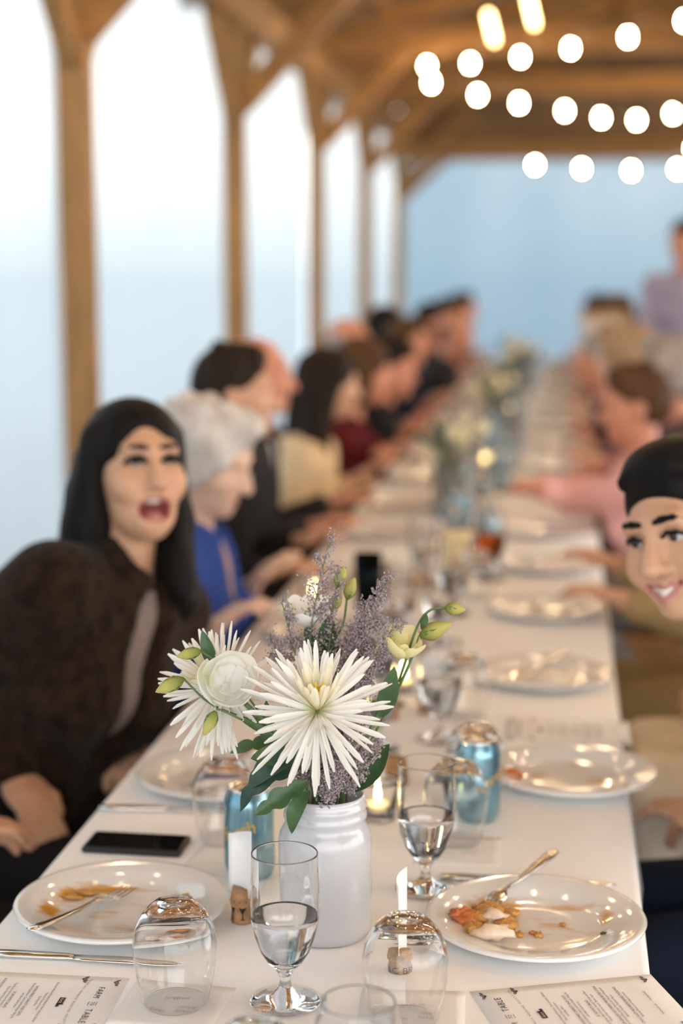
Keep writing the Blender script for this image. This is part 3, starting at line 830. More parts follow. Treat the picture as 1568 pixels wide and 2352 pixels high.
def cloth():
    prof = []
    hang = .135
    for k in range(6): prof.append(('l', TZ - .012 - hang * (1 - k / 5)))
    v, fs = [], []
    ny = 190
    sec = 27
    for j in range(ny + 1):
        y = TY0 + (TY1 - TY0) * j / ny
        row = []
        for side in (0, 1):
            pts = []
            for k in range(7):
                u = 1 - k / 6                      # 1 at hem
                w = .010 * math.sin(y * 7.3 + side * 2) + .007 * math.sin(y * 15.1 + 1.3 + side)
                x = (TX0 - .002 - u * w - .006 * u) if side == 0 else (TX1 + .002 + u * w + .006 * u)
                pts.append((x, y, TZ - .010 - hang * u))
            pts.append(((TX0 + .002, y, TZ - .003) if side == 0 else (TX1 - .002, y, TZ - .003)))
            pts.append(((TX0 + .008, y, TZ) if side == 0 else (TX1 - .008, y, TZ)))
            if side == 0:
                row += pts
                for k in range(1, 9): row.append((TX0 + .008 + (TX1 - TX0 - .016) * k / 9, y, TZ))
            else:
                row += pts[::-1]
        v += row
        n = len(row)
    for j in range(ny):
        for k in range(n - 1):
            a = j * n + k
            fs.append((a, a + 1, a + n + 1, a + n))
    # end drops
    for yy, j, sg in ((TY0, 0, -1), (TY1, ny, 1)):
        st = len(v)
        for k in range(7, n - 7):
            p = v[j * n + k]; v.append((p[0], p[1] + sg * .01, TZ - .2))
        for k in range(7, n - 8):
            a, b = j * n + k, st + k - 7
            fs.append((a, b, b + 1, a + 1) if sg > 0 else (a, a + 1, b + 1, b))
    return put('tablecloth', mesh_of('tablecloth', v, fs, M['cloth']))
tag(cloth(), 'long white linen tablecloth covering the row of dinner tables', 'tablecloth')

# ------------------------------------------------------------------ text helper
def text_mesh(s, width=None, size=.01, m=None, shear=0.0, spacing=1.0, ext=.00006):
    cu = bpy.data.curves.new('lettering', 'FONT')
    cu.body = s; cu.size = size; cu.align_x = 'CENTER'; cu.align_y = 'CENTER'; cu.shear = shear; cu.space_character = spacing
    cu.resolution_u = 2
    o = bpy.data.objects.new('lettering', cu); C.objects.link(o)
    dg = bpy.context.evaluated_depsgraph_get()
    me = bpy.data.meshes.new_from_object(o.evaluated_get(dg))
    bpy.data.objects.remove(o)
    co = np.array([v.co[:] for v in me.vertices]) if len(me.vertices) else np.zeros((0, 3))
    fs = [tuple(p.vertices) for p in me.polygons]
    if width and len(co):
        w = co[:, 0].max() - co[:, 0].min(); co = co * (width / w)
    return co, fs

def text_obj(s, parent, loc, width=None, size=.01, m='ink', rz=0, name='lettering', **k):
    co, fs = text_mesh(s, width, size, **k)
    return put(name, mesh_of(name, co, fs, M[m], False), parent, loc, (0, 0, rz))

# ------------------------------------------------------------------ tableware prototypes
def plate_material(name, blobs, seed=0):
    m, t, n, b = base_mat(name)
    tcn = n.new('ShaderNodeTexCoord')
    nz = n.new('ShaderNodeTexNoise'); nz.inputs['Scale'].default_value = 55; nz.inputs['Detail'].default_value = 5
    mpn = n.new('ShaderNodeMapping'); mpn.inputs['Location'].default_value = (seed * 1.7, seed * .9, 0); mpn.inputs['Scale'].default_value = (.6, 1.5, 1)
    t.links.new(tcn.outputs['Object'], mpn.inputs[0]); t.links.new(mpn.outputs[0], nz.inputs[0])
    acc = None
    for (x, y, rx, ry, rz, s_) in blobs:
        mp = n.new('ShaderNodeMapping'); mp.vector_type = 'TEXTURE'
        mp.inputs['Location'].default_value = (x, y, 0); mp.inputs['Rotation'].default_value = (0, 0, rz); mp.inputs['Scale'].default_value = (rx, ry, 1)
        t.links.new(tcn.outputs['Object'], mp.inputs[0])
        vm = n.new('ShaderNodeVectorMath'); vm.operation = 'LENGTH'; t.links.new(mp.outputs[0], vm.inputs[0])
        mr = n.new('ShaderNodeMapRange'); mr.inputs[1].default_value = 1.0; mr.inputs[2].default_value = .1; mr.inputs[3].default_value = 0; mr.inputs[4].default_value = s_
        t.links.new(vm.outputs['Value'], mr.inputs[0])
        if acc is None: acc = mr.outputs[0]
        else:
            ad = n.new('ShaderNodeMath'); ad.operation = 'MAXIMUM'; t.links.new(acc, ad.inputs[0]); t.links.new(mr.outputs[0], ad.inputs[1]); acc = ad.outputs[0]
    ad = n.new('ShaderNodeMath'); ad.operation = 'ADD'; t.links.new(acc, ad.inputs[0]); t.links.new(nz.outputs['Fac'], ad.inputs[1])
    th = n.new('ShaderNodeMapRange'); th.inputs[1].default_value = .82; th.inputs[2].default_value = 1.25
    t.links.new(ad.outputs[0], th.inputs[0])
    mix = n.new('ShaderNodeMixRGB'); mix.inputs[1].default_value = (.76, .755, .735, 1); mix.inputs[2].default_value = (.62, .30, .045, 1)
    t.links.new(th.outputs[0], mix.inputs[0]); t.links.new(mix.outputs[0], b.inputs['Base Color'])
    b.inputs['Roughness'].default_value = .09; b.inputs['Coat Weight'].default_value = .3; b.inputs['Coat Roughness'].default_value = .05
    return m
PLATE_PROF = [(.0005, .006), (.04, .006), (.078, .0065), (.088, .009), (.094, .0125), (.112, .0165), (.128, .0205), (.1325, .0205), (.1345, .018), (.1335, .0155),
              (.118, .0115), (.095, .0065), (.082, .003), (.080, .0), (.074, .0), (.072, .003), (.0005, .003)]
def plate(m): return MB().lathe(PLATE_PROF, 72).mesh('plate', m)

GOB_O = [(.0005, .0), (.037, .0), (.0396, .0012), (.0396, .0026), (.030, .0052), (.014, .0105), (.0075, .017), (.0060, .025), (.0068, .032), (.0115, .0385), (.0195, .047), (.0275, .060), (.0335, .077), (.0372, .096), (.0383, .112), (.0381, .130), (.0372, .152), (.0366, .166), (.0364, .1700), (.0364, .1714)]
GOB_I = [(.0359, .1721), (.0353, .1714), (.0353, .1700), (.0355, .166), (.0360, .152), (.0369, .130), (.0371, .112), (.0359, .096), (.0320, .077), (.0258, .061), (.0178, .0495), (.009, .0435), (.0005, .042)]
goblet_me = MB().lathe(GOB_O + GOB_I, 48).mesh('goblet', M['glass'])
WAT = [(.0005, .0423), (.009, .0438), (.0180, .0498), (.0260, .0613), (.0322, .077), (.0361, .096), (.0366, .1015)]
water_me = MB().lathe(WAT + [(.0358, .1012), (.02, .101), (.0005, .101)], 48).mesh('water', M['water'])
TUM_O = [(.0005, .1165), (.017, .1165), (.0215, .1155), (.0285, .110), (.037, .1), (.0435, .087), (.0465, .071), (.0458, .05), (.0415, .025), (.0370, .0055), (.0360, .0018), (.0358, .0007)]
TUM_I = [(.0352, .0), (.0346, .0007), (.0348, .0018), (.0358, .0055), (.0403, .025), (.0446, .05), (.0452, .070), (.0420, .084), (.0350, .0955), (.024, .1035), (.012, .1065), (.0005, .107)]
tumbler_me = MB().lathe((TUM_O + TUM_I)[::-1], 48).mesh('tumbler', M['glass'])
CORK = [(.0005, 0), (.0135, 0), (.0142, .002), (.0138, .010), (.0128, .018), (.0150, .023), (.0152, .027), (.0138, .036), (.0128, .042), (.012, .0445), (.0005, .045)]
def cork_me(): return MB().lathe(CORK, 22).mesh('cork', M['cork'])
corkm = cork_me()
CAN = [(.0005, .006), (.018, .006), (.024, .0), (.0265, .0), (.030, .006), (.0330, .014), (.0332, .02), (.0332, .097), (.0330, .102), (.0305, .109), (.0272, .1165)]
LID = [(.0272, .1165), (.0278, .1195), (.0265, .122), (.0250, .1205), (.0245, .117), (.022, .1172), (.0005, .1172)]
can_me = MB().lathe(CAN, 40).mesh('can_body', M['can'])
lid_me = MB().lathe(LID, 40).mesh('lid', M['alu'])
tab_b = MB().box((0, .003, .1185), (.014, .022, .0015)); tab_me = tab_b.mesh('pull_tab', M['alu'], False)
hole_me = MB().lathe([(.0005, .1176), (.009, .1176), (.009, .1174)], 16, (0, -.012, 0)).mesh('drink_hole', M['blackink'])

def word_on_can(s, width, r, zc, tilt, m):
    co, fs = text_mesh(s, width, .02, shear=.25)
    c, sn = math.cos(tilt), math.sin(tilt)
    v = []
    for x, y, z in co:
        X, Y = x * c - y * sn, x * sn + y * c
        a = X / r; v.append((math.sin(a) * (r + .0003), -math.cos(a) * (r + .0003), zc + Y))
    return mesh_of('lettering', v, fs, m, False)

def drinks_can(loc, rz, label, group=None, word=True):
    r = empty('drinks_can', loc, rz); tag(r, label, 'can', group)
    put('can_body', can_me, r); l = put('lid', lid_me, r); put('pull_tab', tab_me, l); put('drink_hole', hole_me, l)
    if word: put('lettering', word_me, r)
    return r
word_me = word_on_can('forth', .052, .0332, .066, .35, M['gold'])
for p in word_me.polygons: pass

def goblet(loc, label, group=None, water=True):
    r = empty('water_goblet', loc, random.random() * 6); tag(r, label, 'glass', group)
    put('bowl', goblet_me, r)
    if water: put('water', water_me, r)
    return r
def tumbler(loc, label, group=None):
    o = put('stemless_glass', tumbler_me, None, loc); tag(o, label, 'glass', group); return o

# ---- cutlery
def ribbon(secs, m, name):
    """secs: (x, half width, z, thickness)"""
    v, fs = [], []
    for x, w, z, th in secs:
        v += [(x, -w, z), (x, -w * .55, z + th), (x, w * .55, z + th), (x, w, z), (x, w * .55, z - th * .6), (x, -w * .55, z - th * .6)]
    for i in range(len(secs) - 1):
        for k in range(6): fs.append((i * 6 + k, i * 6 + (k + 1) % 6, i * 6 + 6 + (k + 1) % 6, i * 6 + 6 + k))
    fs.append((5, 4, 3, 2, 1, 0)); q = (len(secs) - 1) * 6; fs.append(tuple(range(q, q + 6)))
    return mesh_of(name, v, fs, m)
fh_me = ribbon([(0, .003, .006, .001), (.003, .0075, .0058, .0015), (.02, .0090, .005, .0018), (.05, .0072, .0035, .002), (.09, .0045, .003, .0022), (.118, .0033, .005, .0022), (.130, .0040, .006, .002), (.137, .0080, .0055, .0012), (.142, .0118, .004, .0009), (.150, .0125, .002, .0009), (.155, .0123, .0012, .0009)], M['steel'], 'handle')
def tine(y):
    return ribbon([(.153, .0020, .0015, .0009), (.165, .0018, .0006, .0009), (.180, .0016, .0012, .0008), (.192, .0013, .0035, .0007), (.198, .0006, .0050, .0004)], M['steel'], 'tine')
tine_me = tine(0)
bead_me = MB().tube([(.01, -.0072, .0066), (.05, -.0058, .0050), (.09, -.0034, .0046)], .0007, 5).tube([(.01, .0072, .0066), (.05, .0058, .0050), (.09, .0034, .0046)], .0007, 5).mesh('beading', M['steel'])
def axes(loc, d, up=(0, 0, 1)):
    x = Vector(d).normalized(); y = Vector(up).cross(x).normalized(); z = x.cross(y)
    m_ = Matrix((x, y, z)).transposed().to_4x4(); m_.translation = Vector(loc); return m_
def fork(a, b, label, group=None):
    r = empty('fork'); r.matrix_world = axes(a, Vector(b) - Vector(a)); tag(r, label, 'fork', group)
    h_ = put('handle', fh_me, r); put('beading', bead_me, h_)
    for k in range(4): put('tine', tine_me, r, (0, (k - 1.5) * .0067, 0))
    return r
kh_me = ribbon([(0, .004, .004, .002), (.004, .0085, .004, .003), (.03, .0092, .004, .0036), (.075, .0078, .004, .0036), (.098, .0068, .004, .0032), (.105, .0070, .004, .0025)], M['steel'], 'handle')
kb_me = ribbon([(.103, .0068, .004, .0022), (.118, .0088, .004, .0010), (.16, .0098, .004, .0008), (.205, .0092, .004, .0008), (.225, .0065, .004, .0007), (.233, .0015, .004, .0004)], M['steel'], 'blade')
def knife(a, b, label, group=None):
    r = empty('table_knife'); r.matrix_world = axes(a, Vector(b) - Vector(a)); tag(r, label, 'knife', group)
    put('handle', kh_me, r); put('blade', kb_me, r); return r

card_w, card_h = .088, .050
def place_cork(loc, rz, label, cardlabel, group=None, marks=None, card=True, ch=.082, cw=.052, tilt=0):
    c = put('cork', corkm, None, loc, (0, 0, rz)); tag(c, label, 'cork', group)
    if marks == 'glasses':
        for a in (-.75, .25, 1.2, 2.3, 3.4, 4.5):
            v, fs = [], []
            prof = [(-.0035, .006), (.0035, .006), (.0007, .008), (.0007, .014), (.0042, .021), (.0042, .030), (-.0042, .030), (-.0042, .021), (-.0007, .014), (-.0007, .008)]
            for x, z in prof:
                r_ = np.interp(z, [p[1] for p in CORK[1:]], [p[0] for p in CORK[1:]]) + .0004
                v.append((r_ * math.cos(a + x / .014), r_ * math.sin(a + x / .014), z))
            put('print_mark', mesh_of('print_mark', v, [tuple(range(10))], M['blackink'], False), c)
    elif marks == 'text':
        co, fs = text_mesh('T V&C BRUT', .075, .006)
        v = [(.0147 * math.sin(x / .0147), -.0147 * math.cos(x / .0147), .006 + y) for x, y, z in co]
        put('print_mark', mesh_of('print_mark', v, fs, M['blackink'], False), c)
    if card:
        # curved card standing in the slit
        v, fs = [], []
        nn = 9
        for i in range(nn):
            for j in range(5):
                u, w = i / (nn - 1) - .5, j / 4
                v.append((cw * u, .006 * math.cos(u * 3) * (.3 + w) - .004, .034 + ch * w + tilt * u * .02 + .012 * (w > .9) * (u + .5)))
        for i in range(nn - 1):
            for j in range(4):
                a = i * 5 + j; fs.append((a, a + 5, a + 6, a + 1))
        o = put('place_card', mesh_of('place_card', v, fs, M['paper']), None, loc, (0, 0, rz))
        tag(o, cardlabel, 'card', group)
        s_ = o.modifiers.new('thick', 'SOLIDIFY'); s_.thickness = .0005
    return c

def paper_rect(name, w, h_, m, loc, rz, label, cat, group=None, th=.0006, curl=0.0):
    v, fs = [], []
    n1, n2 = 10, 8
    for i in range(n1 + 1):
        for j in range(n2 + 1):
            x, y = (i / n1 - .5) * w, (j / n2 - .5) * h_
            v.append((x, y, th + curl * ((x / w) ** 2 * 2 + .5 * (y / h_) ** 2)))
    for i in range(n1):
        for j in range(n2):
            a = i * (n2 + 1) + j; fs.append((a, a + n2 + 1, a + n2 + 2, a + 1))
    o = put(name, mesh_of(name, v, fs, m), None, loc, (0, 0, rz)); tag(o, label, cat, group)
    s_ = o.modifiers.new('thick', 'SOLIDIFY'); s_.thickness = th * .8
    return o

# ------------------------------------------------------------------ menus
def leaf_icon(parent, x, y, s, ang, m='ink'):
    v = []; n = 12
    for k in range(n):
        t = 2 * PI * k / n; r = 1 + .12 * math.sin(t * 6)
        v.append((s * r * math.cos(t) * (1.0), s * .55 * r * math.sin(t) * (1 - .35 * math.cos(t)), 0))
    o = put('leaf_emblem', mesh_of('leaf_emblem', v, [tuple(range(n))], M[m], False), parent, (x, y, .0013), (0, 0, ang))
    b_ = MB()
    for q in (-.45, -.05, .35): b_.add([(q * s, -.3 * s, .0001), (q * s + .1 * s, -.3 * s, .0001), (q * s + .35 * s, .3 * s, .0001), (q * s + .25 * s, .3 * s, .0001)], [(0, 1, 2, 3)])
    b_.build('leaf_vein', M['paper'], o)
def menu(loc, rz, label):
    o = paper_rect('menu_card', .140, .216, M['paper'], loc, rz, label, 'menu', 'printed menus')
    T_ = lambda s, y, w=None, size=.0034, m='inkgrey', x=0.0, **k: text_obj(s, o, (x, y, .0013), w, size, m, name='printed_text', **k)
    text_obj('FARM', o, (-.0285, .083, .0013), .027, .01, 'ink', name='title_text', spacing=1.15)
    text_obj('TO', o, (.000, .083, .0013), .0085, .006, 'ink', name='title_text')
    text_obj('TABLE', o, (.0300, .083, .0013), .034, .01, 'ink', name='title_text', spacing=1.15)
    for sx_ in (-1, 1):
        for dy in (.0045, -.0045):
            MB().box((sx_ * .0015, .083 + dy, .0013), (.006, .0005, .0001)).build('flourish', M['ink'], o)
    for k, ch in enumerate('CHARLES/MCNAIR WEDDING RECEPTION'):       # arched line
        if ch == ' ': continue
        u = (k - 15.5) / 15.5
        text_obj(ch, o, (u * .060, .0655 - .004 * (1 - u * u), .0013), None, .0038, 'ink', rz=u * -.13, name='printed_text')
    for x0, y0 in ((-.060, .060), (.060, .060), (-.055, .098), (.055, .098), (-.058, -.094), (.058, -.094)):
        for q, (dx, s_, a_) in enumerate(((-.006, .003, 2.6), (0, .0042, .9), (.006, .003, .4))): leaf_icon(o, x0 + dx, y0 - .001 * (q == 1), s_, a_)
    # old delivery truck emblem
    tb = MB().box((-.003, .047, .0013), (.017, .0065, .0001)).box((.008, .0455, .0013), (.006, .0035, .0001)).box((.0045, .0485, .0013), (.002, .006, .0001))
    tb.build('truck_emblem', M['ink'], o); text_obj('BLACK', o, (-.003, .047, .0015), .012, .005, 'paper', name='emblem_text')
    L_ = [(.031, 'Rosemary Almond Roasted Potatoes, Farm Lettuces, Shallots'), (.026, 'Pimento, Preserved Lemon'), (.021, 'Sparkling Wine'),
          (.010, 'WOOD-FIRED CARROT AND OATS'), (.005, 'Roasted Cauliflower, Celery Leaf and Ginger Wing Fix'), (.000, 'with Black Garlic Sauce'),
          (-.011, 'SC BOUNTY SALAD'), (-.016, 'Tiny Boston Head Greens, Roasted Tomato and Basil'), (-.021, 'Pecans Sweet Onion Apple Thyme Tears'),
          (-.032, 'WOOD-GRILLED SOUTHERN PRIME BISTRO STEAK'), (-.037, 'with Carolina Rice, Spring Onions and Mustard Vinaigrette'), (-.042, 'Buttered Turnips, Roasted Pepper'),
          (-.053, 'CHOCOLATY BOURBON BREAD PUDDING'), (-.058, 'Buttered Pecans and Whipped Cream')]
    for y, s in L_:
        up_ = s.isupper() or s.startswith('SC ') or s.startswith('WOOD')
        T_(s, y, None, .0047 if up_ else .0040, 'ink' if up_ else 'inkgrey', shear=0 if up_ else .25)
    T_('foodstudio.com   ~   f foodstudioSC', -.082, None, .004)
    return o

# ================================================================== THE NEAR SETTINGS
GZ = TZ + .0016
menu((-.584, 1.662, TZ), -PI / 2 + .02, 'printed farm to table menu card under the knife beside the fork plate')
menu((.0345, 1.722, TZ), math.radians(109.9), 'printed farm to table menu card overhanging the cloth edge below the shrimp plate')
m3 = menu((.018, 2.815, TZ), math.radians(90.5), 'printed menu card behind the plate with the orange scrap')

lp = put('dinner_plate', plate(plate_material('plate_glaze_sauce_arc', [(-.068, .035, .055, .030, .8, 1.05), (-.085, -.03, .026, .045, .3, .95), (-.03, .060, .075, .022, .1, .95), (.05, .0, .07, .06, 0, .48), (-.02, -.01, .11, .09, 0, .40), (.02, -.06, .06, .025, 0, .55)], 1)), None, (-.536, 1.919, TZ))
tag(lp, 'white dinner plate with an arc of orange sauce and a fork lying on it', 'plate')
rplate = put('dinner_plate', plate(plate_material('plate_glaze_streaks', [(-.05, .05, .06, .035, .4, .95), (.03, .055, .09, .022, .1, .62), (.085, .02, .022, .06, 0, .6), (.03, -.01, .10, .06, 0, .45), (-.06, -.01, .05, .06, 0, .7)], 4)), None, (-.021, 1.938, TZ))
tag(rplate, 'white dinner plate with a heap of shrimp and orange grits', 'plate')
p2r = put('dinner_plate', plate(plate_material('plate_glaze_smears', [(-.05, .0, .05, .05, 0, .5), (.05, -.02, .05, .04, 0, .55), (0, .06, .05, .03, 0, .4)], 7)), None, (.024, 2.54, TZ))
tag(p2r, 'emptied white dinner plate behind the shrimp plate, one orange scrap left', 'plate')
p2l = put('dinner_plate', plate(plate_material('plate_glaze_left', [(.03, .0, .06, .05, 0, .6), (-.06, .02, .03, .04, 0, .45)], 9)), None, (-.520, 2.455, TZ))
tag(p2l, 'white dinner plate just past the smartphone, a knife before it', 'plate')
p3r = put('dinner_plate', plate(plate_material('plate_glaze_third', [(.05, -.05, .06, .03, 0, .6), (-.05, .02, .06, .05, 0, .45)], 12)), None, (-.028, 3.165, TZ))
tag(p3r, 'white dinner plate with a fork resting across it beyond the menu card', 'plate')

fork((-.614, 1.790, .7815), (-.535, 1.986, .7690), 'steel fork with its tines resting on the sauce arc plate')
fork((.0020, 2.122, .7900), (-.094, 1.952, .7690), 'steel fork propped on the rim of the shrimp plate')
fork((.02, 3.28, .790), (-.075, 3.13, .769), 'steel fork lying on the plate beyond the menu card')
knife((-.660, 1.772, TZ), (-.416, 1.776, TZ), 'steel table knife between the sauce arc plate and a menu card')
knife((-.152, 2.089, TZ), (.078, 2.089, TZ), 'steel table knife lying behind the shrimp plate')
knife((-.675, 2.298, TZ), (-.445, 2.320, TZ), 'steel table knife in front of the second left plate')

fork((-.47, 2.56, .793), (-.545, 2.42, .770), 'steel fork lying on the plate just past the smartphone')
goblet((-.198, 2.73, GZ), 'water goblet beyond the cork that stands behind the candlelit goblet')
goblet((-.300, 2.66, GZ), 'water goblet mid table just behind the bouquet')
goblet((-.251, 3.44, GZ), 'water goblet level with the plate holding a propped fork')
tumbler((-.165, 2.88, GZ), 'upside down stemless glass beside the menu card and a goblet')
tumbler((-.345, 3.30, GZ), 'upside down stemless glass before the smoky blue glass')
place_cork((-.235, 2.90, TZ), .3, 'champagne cork with a place card between two goblets', 'white place card standing in the cork between two goblets', ch=.07)
# food scraps
def lump(name, loc, r, m, label, seed, sq=.6, parent=None, cat='food', group=None):
    rg = np.random.default_rng(seed); n, k_ = 12, 8
    ph = rg.random((4, 4)) * 6
    v, fs = [], []
    for i in range(k_ + 1):
        th = PI * i / k_
        for j in range(n):
            a = 2 * PI * j / n
            d = np.array([math.sin(th) * math.cos(a), math.sin(th) * math.sin(a), math.cos(th)])
            q = 1 + .22 * math.sin(d @ ph[0, :3] * 1.6 + ph[0, 3]) + .16 * math.sin(d @ ph[1, :3] * 2.6 + ph[1, 3]) + .10 * math.sin(d @ ph[2, :3] * 4)
            rr = r if hasattr(r, '__len__') else (r, r, r * sq)
            v.append((d[0] * rr[0] * q, d[1] * rr[1] * q, d[2] * rr[2] * q))
    for i in range(k_):
        for j in range(n): fs.append((i * n + j, (i + 1) * n + j, (i + 1) * n + (j + 1) % n, i * n + (j + 1) % n))
    o = put(name, mesh_of(name, v, fs, m), parent, loc)
    if not parent: tag(o, label, cat, group)
    return o
M['shrimp'] = mat('cooked_shrimp', (.70, .46, .28), .35, scale=60, col2=(.80, .70, .58), sss=.1)
M['sauce'] = mat('orange_sauce', (.52, .20, .035), .35, scale=80, col2=(.66, .36, .09), bump=.5, bscale=200)
M['tomato'] = mat('stewed_tomato', (.55, .12, .035), .3, scale=60, col2=(.66, .24, .07))
M['herb'] = mat('chopped_herb', (.06, .12, .02), .5)
px, py, pz = -.021, 1.938, TZ
H_ = [(-.088, .000, .011, (.015, .011, .008), 'tomato'), (-.083, -.018, .011, (.016, .012, .009), 'tomato'), (-.068, -.010, .012, (.018, .012, .009), 'sauce'), (-.058, .008, .011, (.018, .014, .008), 'sauce'),
      (-.050, -.010, .012, (.016, .012, .010), 'shrimp'), (-.038, -.004, .010, (.015, .010, .007), 'sauce'), (-.072, -.048, .012, (.013, .010, .009), 'sauce'), (-.050, -.056, .012, (.022, .010, .010), 'shrimp'), (-.036, -.026, .010, (.014, .010, .007), 'sauce'),
      (-.060, .028, .009, (.018, .010, .006), 'sauce'), (-.030, .016, .009, (.012, .008, .005), 'sauce'), (-.095, -.012, .015, (.010, .008, .007), 'tomato')]
hp = empty('shrimp_and_grits', (px - .06, py - .01, pz + .006)); tag(hp, 'leftover heap of shrimp, tomato and orange grits at the fork tip', 'food')
for i, (x, y, z, r, k) in enumerate(H_):
    lump({'tomato': 'tomato_piece', 'sauce': 'grits_clump', 'shrimp': 'shrimp'}[k], (x + .06, y + .01, z - .002), r, M[k], None, 20 + i, parent=hp)
for i, (x, y, r, m_) in enumerate([(-.020, -.038, .006, 'sauce'), (.004, -.036, .006, 'sauce'), (.033, .000, .004, 'sauce'), (.082, -.022, .004, 'herb'), (-.003, -.030, .004, 'tomato')]):
    lump('food_crumb', (px + x, py + y, pz + .008), r, M[m_], 'small orange food crumb in the well of the shrimp plate', 50 + i, group='crumbs on the shrimp plate')
fx = [(.072, .008, .016, (.012, .009, .008), 'tomato'), (.078, .014, .018, (.008, .007, .006), 'sauce'), (.050, -.052, .011, (.010, .008, .006), 'shrimp'), (.072, -.058, .012, (.011, .008, .007), 'shrimp'), (.084, -.052, .014, (.008, .006, .005), 'tomato'), (.058, .018, .010, (.007, .004, .003), 'herb'),
      (-.070, .020, .010, (.014, .006, .003), 'sauce'), (-.056, .036, .010, (.015, .005, .003), 'sauce')]
for i, (x, y, z, r, k) in enumerate(fx):
    lump('food_scrap', (-.536 + x, 1.919 + y, TZ + z), r, M[k], 'orange food scrap left on the sauce arc plate', 70 + i, group='scraps on the sauce arc plate')
lump('food_scrap', (-.070, 2.52, TZ + .012), (.018, .015, .009), M['tomato'], 'red orange scrap on the emptied plate behind the shrimp plate', 81)

# glasses
goblet((-.291, 1.697, GZ), 'water goblet half full, standing just in front of the white jar')
goblet((-.165, 2.046, GZ), 'water goblet glowing with candle reflections, between the jar and a blue can')
tumbler((-.411, 1.681, GZ), 'upside down stemless glass in front of the sauce arc plate')
tumbler((-.156, 1.671, GZ), 'upside down stemless glass in front of the cork with printed band')
tumbler((-.270, 1.405, GZ), 'upside down stemless glass closest to the table end')
tumbler((-.181, 1.463, GZ + .1165), 'upright empty stemless glass near the table end').rotation_euler = (PI, 0, 0)
tumbler((-.139, 2.235, GZ), 'upside down stemless glass touching the front of the blue can')
tumbler((-.462, 2.20, GZ), 'upside down stemless glass behind the blue can by the jar')
tumbler((-.122, 2.43, GZ), 'upside down stemless glass just behind the other blue can')
drinks_can((-.403, 2.072, GZ), -.35, 'blue drinks can with yellow script beside the white jar')
drinks_can((-.113, 2.335, GZ), .75, 'blue drinks can with yellow script behind the candlelit goblet')

# cocktail napkins with pink print
def napkin(loc, w, rz, label):
    o = paper_rect('paper_napkin', w, w, M['napkin'], loc, rz, label, 'napkin', th=.0008)
    for k in range(5):
        a = .35 * math.sin(k * 2.1)
        text_obj('love', o, (.018 * math.cos(k * 1.9), .020 * math.sin(k * 1.9), .0012), .018, .008, 'inkpink', a, 'pink_print', shear=.3)
    return o
napkin((-.413, 1.672, TZ), .115, -.07, 'paper cocktail napkin with pink print under the glass by the menu card')
napkin((-.150, 1.690, TZ), .115, .05, 'paper cocktail napkin with pink print under the glass by the printed cork')
napkin((-.132, 2.197, TZ), .117, .01, 'paper cocktail napkin under the blue can behind the goblet')
napkin((-.440, 2.115, TZ), .11, -.1, 'paper cocktail napkin under the blue can beside the jar')

place_cork((-.382, 1.916, TZ), -.6, 'champagne cork printed with black wine glasses beside the jar', 'blank white place card curling in the cork beside the jar', marks='glasses', ch=.075, cw=.04)
place_cork((-.175, 1.806, TZ), 0, 'champagne cork with a printed band seen through the upside down glass', 'white place card seen edge on in the cork behind the upside down glass', marks='text', ch=.070, cw=.038).rotation_euler = (0, 0, 0)
for o in bpy.data.objects:
    if o.get('label', '').startswith('white place card seen edge on'): o.rotation_euler = (0, 0, 1.42)
place_cork((-.251, 2.483, TZ), .4, 'champagne cork standing behind the candlelit goblet', '', card=False)

# phone
ph = empty('smartphone', (-.5785, 2.153, TZ), -.01); tag(ph, 'black smartphone lying face up between the two left plates', 'phone')
MB().box((0, 0, .0045), (.141, .070, .009)).build('case', M['phone'], ph, True, bevel=.004)
MB().box((0, 0, .0091), (.130, .0605, .0006)).build('screen', M['screen'], ph)
MB().lathe([(.0005, .0096), (.005, .0096), (.005, .0092)], 16, (-.0625, 0, -.0002)).build('home_button', M['phone'], ph, True)

# candle
def votive(loc, label, lit=True, group=None, power=1.0):
    r = empty('votive_candle', loc); tag(r, label, 'candle', group)
    put('holder', votive_me, r); put('wax', wax_me, r); put('wick', wick_me, r)
    put('flame', flame_me, r)
    return r
votive_me = MB().lathe([(.0005, 0), (.024, 0), (.026, .002), (.031, .055), (.0312, .060), (.0300, .060), (.0290, .055), (.0245, .005), (.0005, .004)], 32).mesh('holder', M['glass'])
wax_me = MB().lathe([(.0005, .005), (.0195, .005), (.0195, .019), (.0185, .020), (.0005, .019)], 24).mesh('wax', M['wax'])
wick_me = MB().tube([(0, 0, .018), (0, 0, .026)], .0007, 6).mesh('wick', M['blackink'])
flame_me = MB().lathe([(.0003, .024), (.0032, .028), (.0044, .033), (.0036, .041), (.0018, .050), (.0003, .056)], 12).mesh('flame', M['flame'])
votive((-.258, 2.315, TZ + .0006), 'lit glass votive candle hidden behind the white jar')

# white jar
JAR = [(.0505, .0012), (.0535, .003), (.0558, .012), (.0565, .05), (.0566, .118), (.0555, .127), (.0515, .1355), (.0490, .140), (.0485, .146), (.0502, .1480), (.0504, .1525), (.0489, .1545), (.0487, .1595), (.0502, .1615), (.0503, .1645), (.0487, .1665), (.0482, .172), (.0476, .1760), (.0458, .1768), (.0445, .174), (.0442, .15), (.044, .02), (.0005, .02)]
jar = empty('ceramic_jar', (-.275, 1.896, TZ)); tag(jar, 'white glazed jar vase with a ridged screw neck holding the bouquet', 'vase')
put('jar_body', MB().lathe(JAR, 64).mesh('jar_body', M['jar']), jar)
put('foot', MB().lathe([(.0005, .0), (.0495, .0), (.0508, .0013), (.0505, .002)], 64).mesh('foot', M['jar_foot']), jar)

